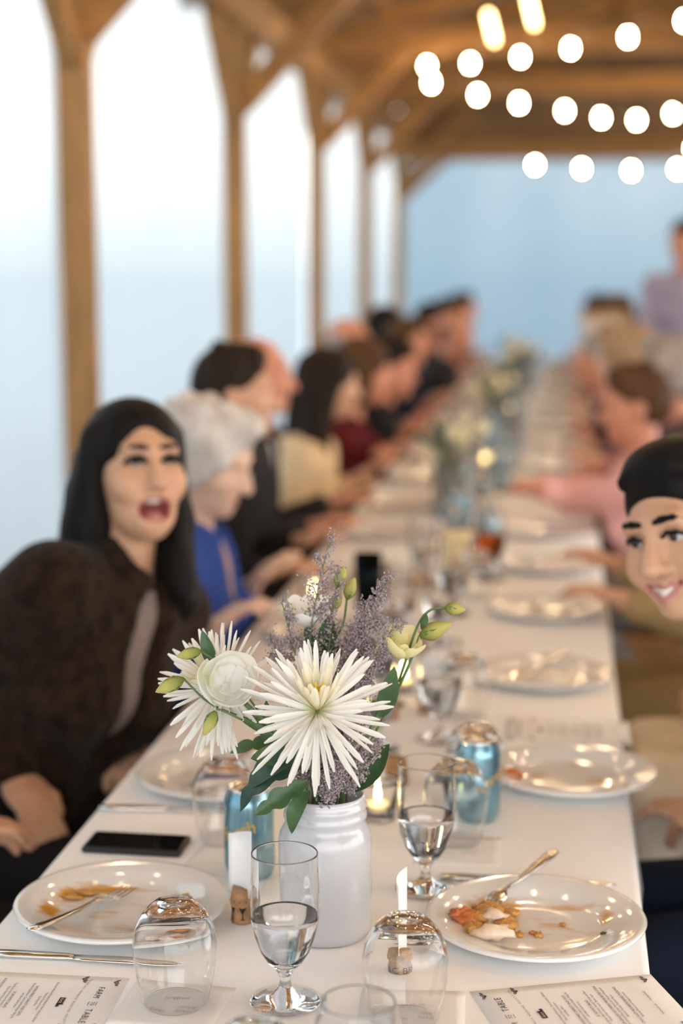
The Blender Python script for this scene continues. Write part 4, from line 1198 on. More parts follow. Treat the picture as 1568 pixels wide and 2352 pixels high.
# ================================================================== BOUQUET
def petal_mat(name, base, tip, pos=.25, rough=.55):
    """thin petal: diffuse with light passing through it"""
    m = bpy.data.materials.new(name); m.use_nodes = True
    t = m.node_tree; n = t.nodes; n.clear()
    o = n.new('ShaderNodeOutputMaterial')
    tcn = n.new('ShaderNodeTexCoord'); sp = n.new('ShaderNodeSeparateXYZ'); r = n.new('ShaderNodeValToRGB')
    t.links.new(tcn.outputs['Generated'], sp.inputs[0]); t.links.new(sp.outputs['X'], r.inputs[0])
    r.color_ramp.elements[0].color = (*base, 1); r.color_ramp.elements[1].color = (*tip, 1); r.color_ramp.elements[1].position = pos
    d = n.new('ShaderNodeBsdfDiffuse'); tl = n.new('ShaderNodeBsdfTranslucent'); mx = n.new('ShaderNodeMixShader'); mx.inputs[0].default_value = .38
    t.links.new(r.outputs[0], d.inputs[0]); t.links.new(r.outputs[0], tl.inputs[0])
    t.links.new(d.outputs[0], mx.inputs[1]); t.links.new(tl.outputs[0], mx.inputs[2]); t.links.new(mx.outputs[0], o.inputs[0])
    return m
M['petal'] = petal_mat('white_spider_petal', (.66, .64, .30), (.93, .91, .86), .30)
M['petaly'] = petal_mat('yellow_inner_petal', (.55, .46, .05), (.90, .66, .10), .5)
M['petalc'] = petal_mat('cream_inner_petal', (.78, .64, .16), (.93, .88, .70), .45)
M['lis'] = petal_mat('white_lisianthus_petal', (.78, .80, .58), (.93, .915, .875), .25)
M['lisy'] = petal_mat('pale_yellow_lisianthus_petal', (.56, .60, .24), (.86, .80, .46), .5)
M['budm'] = petal_mat('green_yellow_bud', (.20, .27, .06), (.62, .58, .20), .55)
M['stem'] = mat('green_stem', (.10, .17, .055), .5, var=.2, scale=40)
M['leaf'] = mat('dark_green_leaf', (.038, .085, .030), .42, scale=30, col2=(.07, .13, .045), bump=.15, bscale=80)
M['leafb'] = mat('blue_green_leaf', (.018, .045, .030), .5, scale=30, col2=(.035, .075, .048), bump=.15, bscale=80)
M['statice'] = mat('mauve_statice_floret', (.19, .13, .165), .8, scale=220, col2=(.45, .375, .37))
M['twig'] = mat('grey_green_twig', (.16, .18, .09), .7, var=.2)

MOUTH = Vector((-.271, 1.614, .935))
FOOT = Vector((-.271, 1.614, .80))
ROOT = FOOT + Vector((-.004, .282, 0))        # where the jar stands

def spider_petal(L, w, bend, tipw=.8):
    v, fs = [], []; n = 9
    ang = 0; x = z = 0.0
    for i in range(n):
        t = i / (n - 1)
        ww = w * (.55 + .45 * min(1, t * 2.2)) * (1 if t < .82 else math.sqrt(max(0, 1 - ((t - .82) / .19) ** 2)))
        v += [(x, -ww, z + ww * .55), (x, 0, z - ww * .25), (x, ww, z + ww * .55)]
        ang = bend * t; x += L / (n - 1) * math.cos(ang); z += L / (n - 1) * math.sin(ang)
    for i in range(n - 1):
        for k in range(2): a = i * 3 + k; fs.append((a, a + 1, a + 4, a + 3))
    return v, fs
def pm(L, w, bend, m, name='petal'): v, fs = spider_petal(L, w, bend); return mesh_of(name, v, fs, m)

def mum(center, axis, label, seed, leaves=(), n_out=46, stem_mid=None, R=.078):
    rg = random.Random(seed)
    root = empty('spider_chrysanthemum', ROOT); tag(root, label, 'flower')
    c = Vector(center); n = Vector(axis).normalized()
    e1 = n.cross(Vector((0, 0, 1))).normalized(); e2 = n.cross(e1) * -1
    mid = Vector(stem_mid) if stem_mid else (c + MOUTH) / 2
    pts = spline([FOOT + Vector((rg.uniform(-.015, .015), rg.uniform(-.01, .01), 0)), MOUTH + (c - MOUTH) * .08, mid, c - n * .022, c - n * .006], 5)
    MB().tube([p - FOOT for p in pts], .0032, 8).build('stem', M['stem'], root, True)
    cal = MB(); cal.tube([c - n * .012 - FOOT, c - n * .006 - FOOT, c - FOOT, c + n * .003 - FOOT], [.004, .008, .009, .004], 10); cal.build('calyx', M['stem'], root, True)
    var = {}
    n2 = (n + Vector((0, .12, .55))).normalized(); f1 = n2.cross(Vector((1, 0, .01))).normalized(); f2 = n2.cross(f1) * -1
    def add(th, ph, L, w, bend, m, off=0, inner=False):
        key = (round(L, 3), round(w, 4), round(bend, 1), m)
        if key not in var: var[key] = pm(*key[:3], M[m])
        a_, b1, b2 = (n2, f1, f2) if inner else (n, e1, e2)
        d = (a_ * math.cos(th) + (b1 * math.cos(ph) + b2 * math.sin(ph)) * math.sin(th)).normalized()
        zz = (a_ - d * a_.dot(d))
        zz = zz.normalized() if zz.length > .05 else e1
        yy = zz.cross(d).normalized(); zz = d.cross(yy)
        mw = Matrix((d, yy, zz)).transposed().to_4x4()
        mw = mw @ Matrix.Rotation(rg.uniform(-.5, .5), 4, 'X')
        mw.translation = c - FOOT + n * off + d * .003
        put('petal', var[key], root, mw=mw)
    for i in range(n_out):
        add(rg.uniform(1.30, 1.72), 2 * PI * (i + rg.uniform(-.35, .35)) / n_out, R * rg.choice((.82, .92, 1.0, 1.06)), rg.choice((.0027, .0032)), rg.choice((-.1, .1, .3)), 'petal')
    k = 32
    for i in range(k):
        add(rg.uniform(.85, 1.2), 2 * PI * (i + rg.uniform(-.4, .4)) / k, R * rg.choice((.78, .86, .94)), rg.choice((.0030, .0034)), rg.choice((0, .2, .4)), 'petal', .003)
    k = 24
    for i in range(k):
        add(rg.uniform(.45, .75), 2 * PI * (i + rg.uniform(-.4, .4)) / k, R * rg.choice((.55, .62, .70)), .0036, rg.choice((.2, .4, .6)), 'petalc', .004, True)
    for i in range(9):
        add(rg.uniform(1.5, 1.75), PI * 1.5 + rg.uniform(-.9, .9), R * rg.choice((1.05, 1.12, 1.18)), .0030, rg.choice((-.1, .1)), 'petal')
    k = 22
    for i in range(k):
        add(rg.uniform(.05, .42), 2 * PI * (i + rg.uniform(-.4, .4)) / k, R * rg.choice((.30, .38, .46)), .0030, rg.choice((.5, .9)), 'petaly' if i % 3 else 'petalc', .005, True)
    for lf in leaves: leaf(root, FOOT, *lf)
    return root

def leaf(root, org, p0, p1, w, side=(0, 0, 1), arch=.0, m='leaf', lobes=0, curl=0.0, name='leaf'):
    p0, p1 = Vector(p0), Vector(p1); d = p1 - p0; L = d.length; x = d.normalized()
    u = Vector(side); u = (u - x * u.dot(x)).normalized(); y = u.cross(x)
    v, fs = [], []; n = 22 if lobes else 12; q = 5
    for i in range(n + 1):
        t = i / n
        ww = w * (math.sin(PI * min(1, t * .97 + .03)) ** .75) * (1 - .25 * t)
        if lobes: ww *= .45 + .55 * abs(math.sin(PI * t * lobes)) ** .6
        for k in range(q):
            s_ = (k / (q - 1) - .5) * 2
            fwd = (.25 * ww * abs(s_)) if lobes else 0
            p = p0 + x * (L * t + fwd) + y * (s_ * ww) + u * (arch * math.sin(PI * t) * L + abs(s_) * ww * .30 - curl * L * t * t)
            v.append(p - org)
    for i in range(n):
        for k in range(q - 1): a = i * q + k; fs.append((a, a + 1, a + q + 1, a + q))
    return put(name, mesh_of(name, v, fs, M[m]), root)

def bud(root, base, tip, w, m='budm'):
    base, tip = Vector(base), Vector(tip); d = tip - base; L = d.length
    prof = [(.25, 0), (.75, .15), (1, .35), (.92, .55), (.6, .78), (.28, .93), (.03, 1)]
    mb = MB()
    v, fs = [], []; n = 10
    x = d.normalized(); u = x.orthogonal().normalized(); y = x.cross(u)
    loc = base - FOOT
    for r, t in prof:
        for k in range(n):
            a = 2 * PI * k / n + t * .8; rr = r * w * (1 + .12 * math.cos(3 * a))
            v.append((t * L, rr * math.cos(a), rr * math.sin(a)))
    for i in range(len(prof) - 1):
        for k in range(n): fs.append((i * n + k, i * n + (k + 1) % n, (i + 1) * n + (k + 1) % n, (i + 1) * n + k))
    mw = Matrix((x, u, y)).transposed().to_4x4(); mw.translation = loc
    b = put('bud', mesh_of('bud', v, fs, M[m]), root, mw=mw)
    for k in range(3):
        a = 2 * PI * k / 3
        vs = [(0, .3 * w * math.cos(a), .3 * w * math.sin(a)), (L * .25, w * 1.02 * math.cos(a - .25), w * 1.02 * math.sin(a - .25)), (L * .25, w * 1.02 * math.cos(a + .25), w * 1.02 * math.sin(a + .25)), (L * .62, w * 1.0 * math.cos(a), w * 1.0 * math.sin(a))]
        put('sepal', mesh_of('sepal', vs, [(0, 2, 1), (1, 2, 3)], M['stem']), b)
    return b

def bloom_petals(root, c, axis, R, m, n_p=11, open_=.75, seed=1):
    rg = random.Random(seed); c = Vector(c); n = Vector(axis).normalized()
    e1 = n.cross(Vector((0, 0, 1))).normalized(); e2 = e1.cross(n)
    for i in range(n_p):
        lay = i / n_p
        a0 = i * 2.4 + rg.uniform(-.2, .2); sp = .95 - .25 * lay; rr = R * (1 - .62 * lay); dep = R * (1.15 - .25 * lay)
        v, fs = [], []; nu, nv = 9, 8
        ph = rg.random() * 6
        for a_ in range(nu):
            u = a_ / (nu - 1) * 2 - 1
            for b_ in range(nv):
                t = b_ / (nv - 1)
                w = sp * u * (math.sin(PI * min(1, .12 + .62 * t)) ** .8)
                r_ = rr * (math.sin(min(1, t * 1.02) * PI * (.5 + .10 * open_ * (1 - lay)))) ** .8 * (1.0 + .05 * math.sin(3 * u + ph) * t)
                h = dep * (t ** 1.15) * (1 - .16 * u * u * t) - R * .75 + .07 * R * math.sin(5 * u + ph) * t * t
                a = a0 + w
                v.append(c - FOOT + (e1 * math.cos(a) + e2 * math.sin(a)) * r_ + n * h)
        for a_ in range(nu - 1):
            for b_ in range(nv - 1):
                q = a_ * nv + b_; fs.append((q, q + nv, q + nv + 1, q + 1))
        put('petal', mesh_of('petal', v, fs, M[m]), root)

def stem_to(root, pts, r=.0024, name='stem'):
    MB().tube([Vector(p) - FOOT for p in spline(pts, 6)], r, 7).build(name, M['stem'], root, True)

# -- the two spider chrysanthemums
mum((-.263, 1.500, 1.068), (.04, -.72, .68), 'white spider chrysanthemum with yellow eye, full and open at the front of the bouquet', 3,
    [((-.290, 1.56, .985), (-.366, 1.545, .935), .020, (.1, -.5, .8), .22, 'leafb', 3, .10), ((-.285, 1.57, .965), (-.345, 1.545, .928), .015, (.2, -.7, .5), .05, 'leaf', 3),
     ((-.29, 1.565, 1.00), (-.352, 1.54, .965), .020, (0, -.6, .7), .2, 'leafb', 0, .1), ((-.283, 1.565, .955), (-.302, 1.552, .905), .012, (-.3, -.9, .2), .25, 'leaf')],
    stem_mid=(-.285, 1.56, .99), R=.083)
mum((-.392, 1.585, 1.070), (-.45, -.72, .42), 'white spider chrysanthemum half hidden behind the round white bloom', 8,
    [((-.32, 1.6, 1.0), (-.385, 1.60, .985), .013, (0, -.6, .7), .12, 'leaf', 2), ((-.30, 1.6, .985), (-.345, 1.575, 1.02), .014, (0, -.8, .5), .05, 'leaf')],
    stem_mid=(-.325, 1.60, 1.0), R=.074)

# -- lisianthus, left: round white bloom and three buds
r = empty('lisianthus', ROOT); tag(r, 'white lisianthus stem with a round open bloom and three green buds', 'flower')
stem_to(r, [FOOT, MOUTH + Vector((-.01, -.01, 0)), (-.315, 1.575, 1.01), (-.352, 1.535, 1.065)], .0030)
bloom_petals(r, (-.366, 1.510, 1.100), (.25, -.88, .42), .036, 'lis', 13, 1.0, 4)
stem_to(r, [(-.33, 1.57, 1.03), (-.39, 1.54, 1.06), (-.425, 1.53, 1.095)], .0013, 'bud_stem'); bud(r, (-.4235, 1.53, 1.094), (-.456, 1.525, 1.078), .0085)
stem_to(r, [(-.33, 1.57, 1.03), (-.375, 1.545, 1.10), (-.405, 1.54, 1.125)], .0013, 'bud_stem'); bud(r, (-.405, 1.54, 1.125), (-.434, 1.54, 1.117), .0070)
stem_to(r, [(-.33, 1.57, 1.02), (-.372, 1.53, 1.055), (-.383, 1.52, 1.062)], .0013, 'bud_stem'); bud(r, (-.384, 1.519, 1.060), (-.397, 1.512, 1.032), .0075)
leaf(r, FOOT, (-.328, 1.565, 1.025), (-.330, 1.545, 1.068), .0075, (0, -1, .1), .02); leaf(r, FOOT, (-.325, 1.565, 1.02), (-.360, 1.54, 1.045), .0075, (0, -.7, .6), .03); leaf(r, FOOT, (-.395, 1.56, 1.10), (-.408, 1.56, 1.145), .009, (.2, -1, .1), .03)
leaf(r, FOOT, (-.31, 1.57, .99), (-.347, 1.535, 1.0), .016, (0, -.7, .6), .05)

# -- lisianthus, right: pale yellow half-open bloom and two buds on long stalks
r = empty('lisianthus', ROOT); tag(r, 'pale yellow lisianthus stem with a half open bloom and two buds on arching stalks', 'flower')
stem_to(r, [FOOT, MOUTH + Vector((.02, .01, 0)), (-.215, 1.625, 1.02), (-.188, 1.63, 1.085)], .0026)
bloom_petals(r, (-.178, 1.626, 1.122), (.30, -.25, .92), .029, 'lisy', 9, .25, 9)
stem_to(r, [MOUTH + Vector((.02, .01, 0)), (-.196, 1.64, 1.04), (-.170, 1.64, 1.10), (-.160, 1.64, 1.128)], .0018, 'bud_stem'); bud(r, (-.160, 1.64, 1.127), (-.122, 1.635, 1.145), .0105)
stem_to(r, [(-.185, 1.64, 1.07), (-.165, 1.64, 1.135), (-.150, 1.64, 1.158), (-.130, 1.64, 1.163)], .0015, 'bud_stem'); bud(r, (-.1305, 1.64, 1.163), (-.106, 1.64, 1.160), .0075)
leaf(r, FOOT, (-.205, 1.625, 1.03), (-.188, 1.615, 1.095), .014, (.3, -1, .1), .04); leaf(r, FOOT, (-.158, 1.64, 1.135), (-.152, 1.638, 1.155), .005, (.3, -1, .1), .0)
leaf(r, FOOT, (-.235, 1.60, .945), (-.192, 1.60, 1.005), .017, (-.5, -.9, .3), -.10)

# -- lisianthus, back
r = empty('lisianthus', ROOT); tag(r, 'white lisianthus with yellow buds rising behind the mauve sprays', 'flower')
stem_to(r, [FOOT, MOUTH + Vector((0, .02, 0)), (-.285, 1.66, 1.08), (-.288, 1.67, 1.125)], .0026)
bloom_petals(r, (-.298, 1.66, 1.150), (-.1, -.3, .9), .031, 'lis', 8, .3, 12)
for bx, bz in ((-.262, 1.180), (-.250, 1.165), (-.268, 1.150)):
    stem_to(r, [(-.28, 1.665, 1.09), (bx - .008, 1.67, bz - .035), (bx - .002, 1.67, bz)], .0014, 'bud_stem'); bud(r, (bx - .002, 1.67, bz - .002), (bx + .008, 1.668, bz + .026), .0075)
leaf(r, FOOT, (-.282, 1.655, 1.085), (-.300, 1.65, 1.135), .013, (.1, -1, .1), .03); leaf(r, FOOT, (-.278, 1.655, 1.09), (-.268, 1.65, 1.150), .015, (-.2, -1, .1), .03); leaf(r, FOOT, (-.28, 1.66, 1.07), (-.255, 1.66, 1.11), .012, (-.2, -1, .2), .03)

# -- statice sprays
def statice(tip, mid, label, seed, spread=.05, dens=1.0, start=.42, base=None):
    rg = random.Random(seed)
    root = empty('statice_spray', ROOT); tag(root, label, 'flower', 'mauve statice sprays in the jar')
    b0 = FOOT + Vector((rg.uniform(-.02, .02), rg.uniform(-.02, .02), 0))
    m0 = MOUTH + Vector((rg.uniform(-.025, .025), rg.uniform(-.01, .02), 0)) if base is None else Vector(base)
    path = spline([b0, m0, mid, tip], 10)
    st = MB(); st.tube([p - FOOT for p in path], [.0017 * (1 - .6 * i / len(path)) for i in range(len(path))], 5)
    fl = MB()
    def floret(p, s):
        d = Vector((rg.gauss(0, 1), rg.gauss(0, 1), rg.gauss(0, 1) + .8)).normalized(); u = d.orthogonal().normalized(); w = d.cross(u)
        q = p - FOOT
        fl.add([q - d * s * .9, q + u * s * .6, q + w * s * .6, q - u * s * .6, q - w * s * .6, q + d * s * 1.1], [(0, 2, 1), (0, 3, 2), (0, 4, 3), (0, 1, 4), (5, 1, 2), (5, 2, 3), (5, 3, 4), (5, 4, 1)])
    N = len(path)
    i0 = int(N * start)
    for i in range(i0, N):
        t = (i - i0) / max(1, N - 1 - i0)
        p = path[i]; tan = (path[min(i + 1, N - 1)] - path[max(i - 1, 0)]).normalized()
        nb = 2 if t < .85 else 1
        for _ in range(nb):
            out = Vector((rg.gauss(0, 1), rg.gauss(0, .6), rg.gauss(0, .5))); out = (out - tan * out.dot(tan)).normalized()
            Lb = spread * (1 - .75 * t) * rg.uniform(.5, 1.1)
            q1 = p + (out * .75 + tan * .75).normalized() * Lb
            st.tube([p - FOOT, (p + q1) / 2 + tan * .004 - FOOT, q1 - FOOT], [.0008, .0007, .0005], 4)
            nf = int((12 + 34 * Lb / .05) * dens)
            for k in range(nf):
                s_ = rg.uniform(.35, 1.05)
                c_ = p.lerp(q1, s_) + Vector((rg.gauss(0, 1), rg.gauss(0, 1), rg.gauss(0, 1))) * .0036
                floret(c_, rg.uniform(.0016, .0027))
    for k in range(int(14 * dens)): floret(path[-1] + Vector((rg.gauss(0, 1), rg.gauss(0, 1), rg.gauss(0, 1.4))) * .003, rg.uniform(.0012, .002))
    st.build('twigs', M['twig'], root, True)
    f_ = fl.build('florets', M['statice'], root, False); f_['kind'] = 'stuff'
    return root
SP = [((-.268, 1.63, 1.245), (-.292, 1.635, 1.12), 'tallest mauve statice spray rising above the other flowers', .045, 1.0, .50),
      ((-.325, 1.63, 1.165), (-.300, 1.63, 1.06), 'mauve statice spray leaning toward the fur coat woman', .04, .8, .62),
      ((-.258, 1.64, 1.205), (-.272, 1.64, 1.09), 'mauve statice spray just beside the tallest one', .032, .8, .62),
      ((-.196, 1.63, 1.200), (-.245, 1.635, 1.10), 'mauve statice spray with a slim tip leaning over the table', .034, 1.3, .50),
      ((-.186, 1.61, 1.148), (-.235, 1.62, 1.06), 'dense mauve statice spray overlapping the pale yellow bloom', .04, 1.6, .45),
      ((-.215, 1.60, 1.11), (-.245, 1.61, 1.03), 'dense mauve statice spray right behind the front chrysanthemum', .045, 1.8, .40),
      ((-.338, 1.62, 1.125), (-.305, 1.62, 1.04), 'mauve statice spray between the two chrysanthemums', .035, 1.1, .55),
      ((-.205, 1.585, 1.010), (-.238, 1.59, .965), 'low mauve statice spray beside the broad leaf at the jar mouth', .03, 1.4, .38),
      ((-.250, 1.565, .985), (-.258, 1.575, .955), 'short mauve statice spray resting on the jar rim', .028, 2.0, .34),
      ((-.262, 1.600, 1.06), (-.265, 1.60, .99), 'mauve statice spray filling the middle of the bouquet', .04, 1.6, .40),
      ((-.208, 1.62, 1.170), (-.240, 1.625, 1.08), 'thick mauve statice spray under the slim tipped one', .042, 2.0, .50),
      ((-.228, 1.625, 1.150), (-.250, 1.625, 1.06), 'thick mauve statice spray in the heart of the wedge above the front chrysanthemum', .045, 2.0, .48),
      ((-.31, 1.585, 1.02), (-.295, 1.59, .97), 'short mauve statice spray above the cut leaves', .028, 1.0, .45)]
for i, (tp, md, lb, spd, dn, s0) in enumerate(SP): statice(Vector(tp), Vector(md), lb, 30 + i, spd, dn, s0)

# ================================================================== CHAIRS
def make_chair():
    r = empty('wooden_chair')
    w = M['chairwood']
    MB().box((0, .02, .433), (.40, .38, .03)).build('seat', w, r, bevel=.008)
    for s_ in (-1, 1):
        MB().beam((s_ * .19, -.20, 0), (s_ * .17, .18, .425), .022, .035).build('leg', w, r)
        MB().beam((s_ * .205, .22, 0), (s_ * .205, -.24, .82), .022, .035).build('leg', w, r)
        MB().beam((s_ * .20, .10, .20), (s_ * .18, -.05, .20), .015, .02).build('stretcher', w, r)
    for z in (.80, .70, .60):
        MB().box((0, -.235 + (.82 - z) * .56, z), (.40, .018, .055)).build('back_slat', w, r)
    MB().beam((-.20, .14, .14), (.20, .14, .14), .018, .025).build('stretcher', w, r)
    return r
chair0 = make_chair(); first = [True]
def chair(x, y, face, label=None, group='wooden chairs along the table'):
    rz = math.atan2(-face[0], face[1])
    c = chair0 if first[0] else copy_tree(chair0)
    first[0] = False
    c.location = (x, y, 0); c.rotation_euler = (0, 0, rz)
    tag(c, label or 'honey brown wooden folding chair under a guest of the far crowd', 'chair', group)
    return c

# ================================================================== GUESTS
LF, RF = (1, 0), (-1, 0)
WHO = {0: [(1.86, 'the black sleeved guest'), (2.42, 'the fur coat woman'), (3.0, 'the white haired woman in blue'), (3.56, 'the black suited man in profile'), (4.15, 'the balding man'), (4.66, 'the cream jacket woman'), (5.24, 'the woman in wine red'),
           (5.82, 'the ruddy man in black'), (6.38, 'the bald man with grey fringe'), (6.96, 'the navy suited man leaning past him'), (7.52, 'the plum knit woman'), (8.1, 'the red faced man')],
       1: [(2.24, 'the smiling man'), (2.80, 'the guest with the ivory napkin'), (3.36, 'the khaki man'), (3.76, 'the gap before the pink top woman'), (8.5, 'the standing person'), (4.44, 'the pink top woman'), (5.0, 'the grey haired woman in plum'), (5.58, 'the ash blond woman'),
           (6.2, 'the man in lavender shirt'), (6.8, 'the white haired woman in pink'), (7.38, 'the woman with blond curls'), (7.95, 'the tan faced man')]}
def who(side, y, tol=.45):
    d, n_ = min((abs(a * 1.16 - y), b) for a, b in WHO[side])
    return n_ if d < tol else None
def lab(front, side, y, other):
    w_ = who(side, y)
    return front + ' ' + w_ if w_ else other
tb = lambda x, y, z=.79: (x, y, z)
# -- left side
L0 = person('guest in black jacket whose sleeve and watch hand rest by the phone', (-1.10, 1.90, 1.20), (1, -.1), (-1.16, 1.86), (1, .1), ((-.96, 2.10, .68), (-.905, 1.93, .72)), 'warm', ('short', 'dark'), 'black', None, bottoms='black', h=.009, hc=.011)
wa, we, ww = L0['arms'][1]; wd = Vector(ww - we).normalized()
wt = MB(); wt.lathe([(.0290, -.007), (.0325, -.006), (.0330, .006), (.0290, .007)], 24); wo_ = wt.build('wristwatch', M['steel'], None, True)
wo_.matrix_world = Matrix.Translation(Vector(ww) + wd * .016) @ wd.to_track_quat('Z', 'Y').to_matrix().to_4x4(); tag(wo_, 'steel wristwatch on the wrist beside the phone', 'watch')
L1 = person('laughing woman with long dark hair in a brown fur coat', (-.752, 2.45, 1.212), (.58, -.81), (-1.02, 2.42), (.88, -.45), ((-.83, 2.52, .70), (-.93, 2.26, .69)), 'light', ('long', 'black'), 'fur', 'open', 'lace', 'black', True, .0055, .009, pitch=.16, roll=-.03, expr='laugh', inflate=.024, size=1.03)
person('white haired woman in a royal blue cardigan looking down', (-.765, 3.02, 1.145), (.93, -.15), (-.90, 3.0), (1, -.05), (tb(-.58, 3.12), tb(-.56, 2.90)), 'pale', ('puffy', 'white'), 'blue', 'open', 'tan', 'charcoal', True, .009, .010, pitch=-.30, size=1.0, noff=(.03, 0, 0))
person('man in a black suit with short dark hair and white collar in profile', (-.835, 3.60, 1.235), (1, .12), (-1.02, 3.56), (1, .05), (tb(-.72, 3.60), tb(-.74, 3.42)), 'warm', ('short', 'dark'), 'black', 'suit', 'white', 'black', h=.010, hc=.011)
person('balding man in a charcoal suit behind the black suited man', (-.90, 4.17, 1.235), (1, .05), (-1.04, 4.15), (1, 0), (tb(-.78, 4.08), tb(-.78, 4.25)), 'ruddy', ('crop', 'dark'), 'charcoal', 'suit', 'white', 'charcoal', h=.012)
person('woman with long dark hair in a cream jacket', (-.775, 4.70, 1.170), (1, .45), (-.98, 4.66), (1, .15), (tb(-.62, 4.55), tb(-.62, 4.82)), 'light', ('long', 'dark'), 'cream', None, bottoms='wine', female=True, h=.012, pitch=-.1)
person('brown haired woman in wine red reaching over the table', (-.735, 5.26, 1.165), (1, .1), (-.96, 5.24), (1, 0), ((-.64, 5.10, .88), tb(-.60, 5.34)), 'ruddy', ('bob', 'brown'), 'wine', None, bottoms='black', female=True, h=.012, pitch=-.15, sleeve=False)
person('ruddy faced man with dark hair in a black suit', (-.70, 5.85, 1.135), (1, -.35), (-.96, 5.82), (1, 0), (tb(-.56, 5.72), tb(-.56, 5.92)), 'ruddy', ('short', 'dark'), 'black', 'suit', 'white', 'black', h=.012, pitch=-.15)
person('bald man with a grey fringe of hair leaning back', (-.96, 6.40, 1.205), (1, -.15), (-1.04, 6.38), (1, 0), (tb(-.60, 6.30), tb(-.60, 6.48)), 'ruddy', ('crop', 'grey'), 'grey', 'suit', 'white', 'charcoal', h=.013)
person('man in a navy suit leaning over the table past the bald man', (-.77, 6.98, 1.175), (1, -.2), (-.99, 6.96), (1, 0), (tb(-.56, 6.86), tb(-.56, 7.06)), 'ruddy', ('short', 'brown'), 'navy', 'suit', 'white', 'navy', h=.013)
person('woman with black bob hair in plum knitwear', (-.93, 7.55, 1.215), (1, -.3), (-1.02, 7.52), (1, 0), (tb(-.60, 7.42), tb(-.60, 7.62)), 'warm', ('bob', 'black'), 'plum', None, bottoms='black', female=True, h=.013)
person('red faced man in a dark jacket leaning far over the table', (-.605, 8.1, 1.165), (.8, -.6), (-1.08, 8.1), (1, 0), (tb(-.52, 7.96), tb(-.52, 8.2)), 'ruddy', ('crop', 'brown'), 'charcoal', 'suit', 'lavender', 'charcoal', h=.013, size=1.06)
# -- right side
RM = person('smiling man with dark side swept hair leaning into view, dark suit', (.182, 2.075, 1.186), (-.58, -.82), (.50, 2.20), (-1, -.05), ((.252, 2.19, .690), (.31, 2.40, .68)), 'light', ('short', 'black'), 'navy', 'suit', 'white', 'navy', h=.0050, hc=.007, pitch=-.06, roll=.27, expr='smile', cuffs=(0,), size=1.06, noff=(.09, .03, .0))
person('guest with an ivory napkin spread over the lap', (.66, 2.80, 1.23), (-1, .1), (.58, 2.80), (-1, 0), ((.37, 2.69, .715), (.37, 2.91, .715)), 'light', ('bob', 'brown'), 'creamn', None, bottoms='creamn', female=True, h=.011)
person('man in khaki jacket and trousers with an elbow by the table', (.42, 3.40, 1.24), (-1, .2), (.46, 3.36), (-1, 0), ((.235, 3.52, .79), (.235, 3.22, .79)), 'warm', ('short', 'brown'), 'khaki', None, bottoms='khaki', h=.011)
person('brown haired woman in a pink top reaching across the table', (.215, 4.42, 1.135), (-1, -.1), (.34, 4.44), (-1, .0), (tb(.03, 4.55), tb(-.07, 4.24, .90)), 'ruddy', ('short', 'brown'), 'pink', None, bottoms='grey', female=True, h=.011, pitch=-.1, noff=(-.03, 0, 0))
person('grey haired woman in plum beside the pink top woman', (.36, 5.00, 1.19), (-1, .3), (.50, 5.0), (-1, 0), (tb(.04, 4.92), tb(.04, 5.1)), 'ruddy', ('puffy', 'grey'), 'plum', None, bottoms='charcoal', female=True, h=.012)
person('ash blond woman in a dusty rose top', (.225, 5.58, 1.205), (-1, .3), (.46, 5.58), (-1, 0), (tb(.02, 5.45), tb(.04, 5.66)), 'pale', ('puffy', 'blond'), 'rose', None, bottoms='charcoal', female=True, h=.012)
person('man in a navy suit with lavender shirt leaning in', (.155, 6.20, 1.14), (-1, .2), (.45, 6.20), (-1, 0), (tb(-.02, 6.08), tb(.0, 6.3)), 'ruddy', ('short', 'grey'), 'navy', 'suit', 'lavender', 'navy', h=.013)
person('fair haired woman in pale pink beyond the navy suited man', (.16, 6.80, 1.175), (-1, 0), (.44, 6.8), (-1, 0), (tb(.0, 6.7), tb(.02, 6.9)), 'pale', ('puffy', 'white'), 'pink', None, bottoms='grey', female=True, h=.013)
person('tan faced man with brown hair in a charcoal suit across from the red faced man', (.27, 7.95, 1.265), (-1, -.3), (.44, 7.95), (-1, 0), (tb(.02, 7.85), tb(.02, 8.05)), 'ruddy', ('short', 'brown'), 'charcoal', 'suit', 'white', 'charcoal', h=.013)
person('woman with blond curls in a grey cardigan', (.20, 7.38, 1.20), (-1, .2), (.45, 7.38), (-1, 0), (tb(.0, 7.28), tb(.02, 7.48)), 'pale', ('puffy', 'blond'), 'grey', None, bottoms='grey', female=True, h=.013)
person('standing person in a lavender shirt beyond the seated row', (.66, 8.35, 1.68), (-.3, -1), (.70, 8.4), (-.4, -1), ((.46, 8.2, 1.05), (.92, 8.2, 1.05)), 'ruddy', ('short', 'dark'), 'lavender', None, bottoms='charcoal', h=.013, stand=True)

# -- the crowd farther down
crowd = [person('guest in dark suit and short hair among the crowd at the far table end', (-.80, 8.68, 1.20), (1, -.1), (-1.0, 8.66), (1, 0), (tb(-.58, 8.56), tb(-.58, 8.76)), 'ruddy', ('short', 'dark'), 'black', 'suit', 'white', 'black', h=.015, group='dark suited guests at the far end')['root'],
         person('guest in rose top with brown bob among the crowd at the far table end', (-.78, 9.25, 1.17), (1, -.1), (-1.0, 9.23), (1, 0), (tb(-.58, 9.13), tb(-.58, 9.33)), 'warm', ('bob', 'brown'), 'rose', None, bottoms='black', female=True, h=.015, group='rose topped guests at the far end')['root']]
def crowd_copy(k, x, y, rz):
    src = crowd[k]; c = copy_tree(src); c.location = (x, y * SC, 0); c.rotation_euler = (0, 0, rz); HIPS.append((x, y * SC, math.cos(rz), math.sin(rz))); return c
for i, (k, y) in enumerate([(0, 9.82), (1, 10.4), (0, 10.95), (0, 11.5)]): crowd_copy(k, -1.0, y, .05 * (i % 3 - 1))
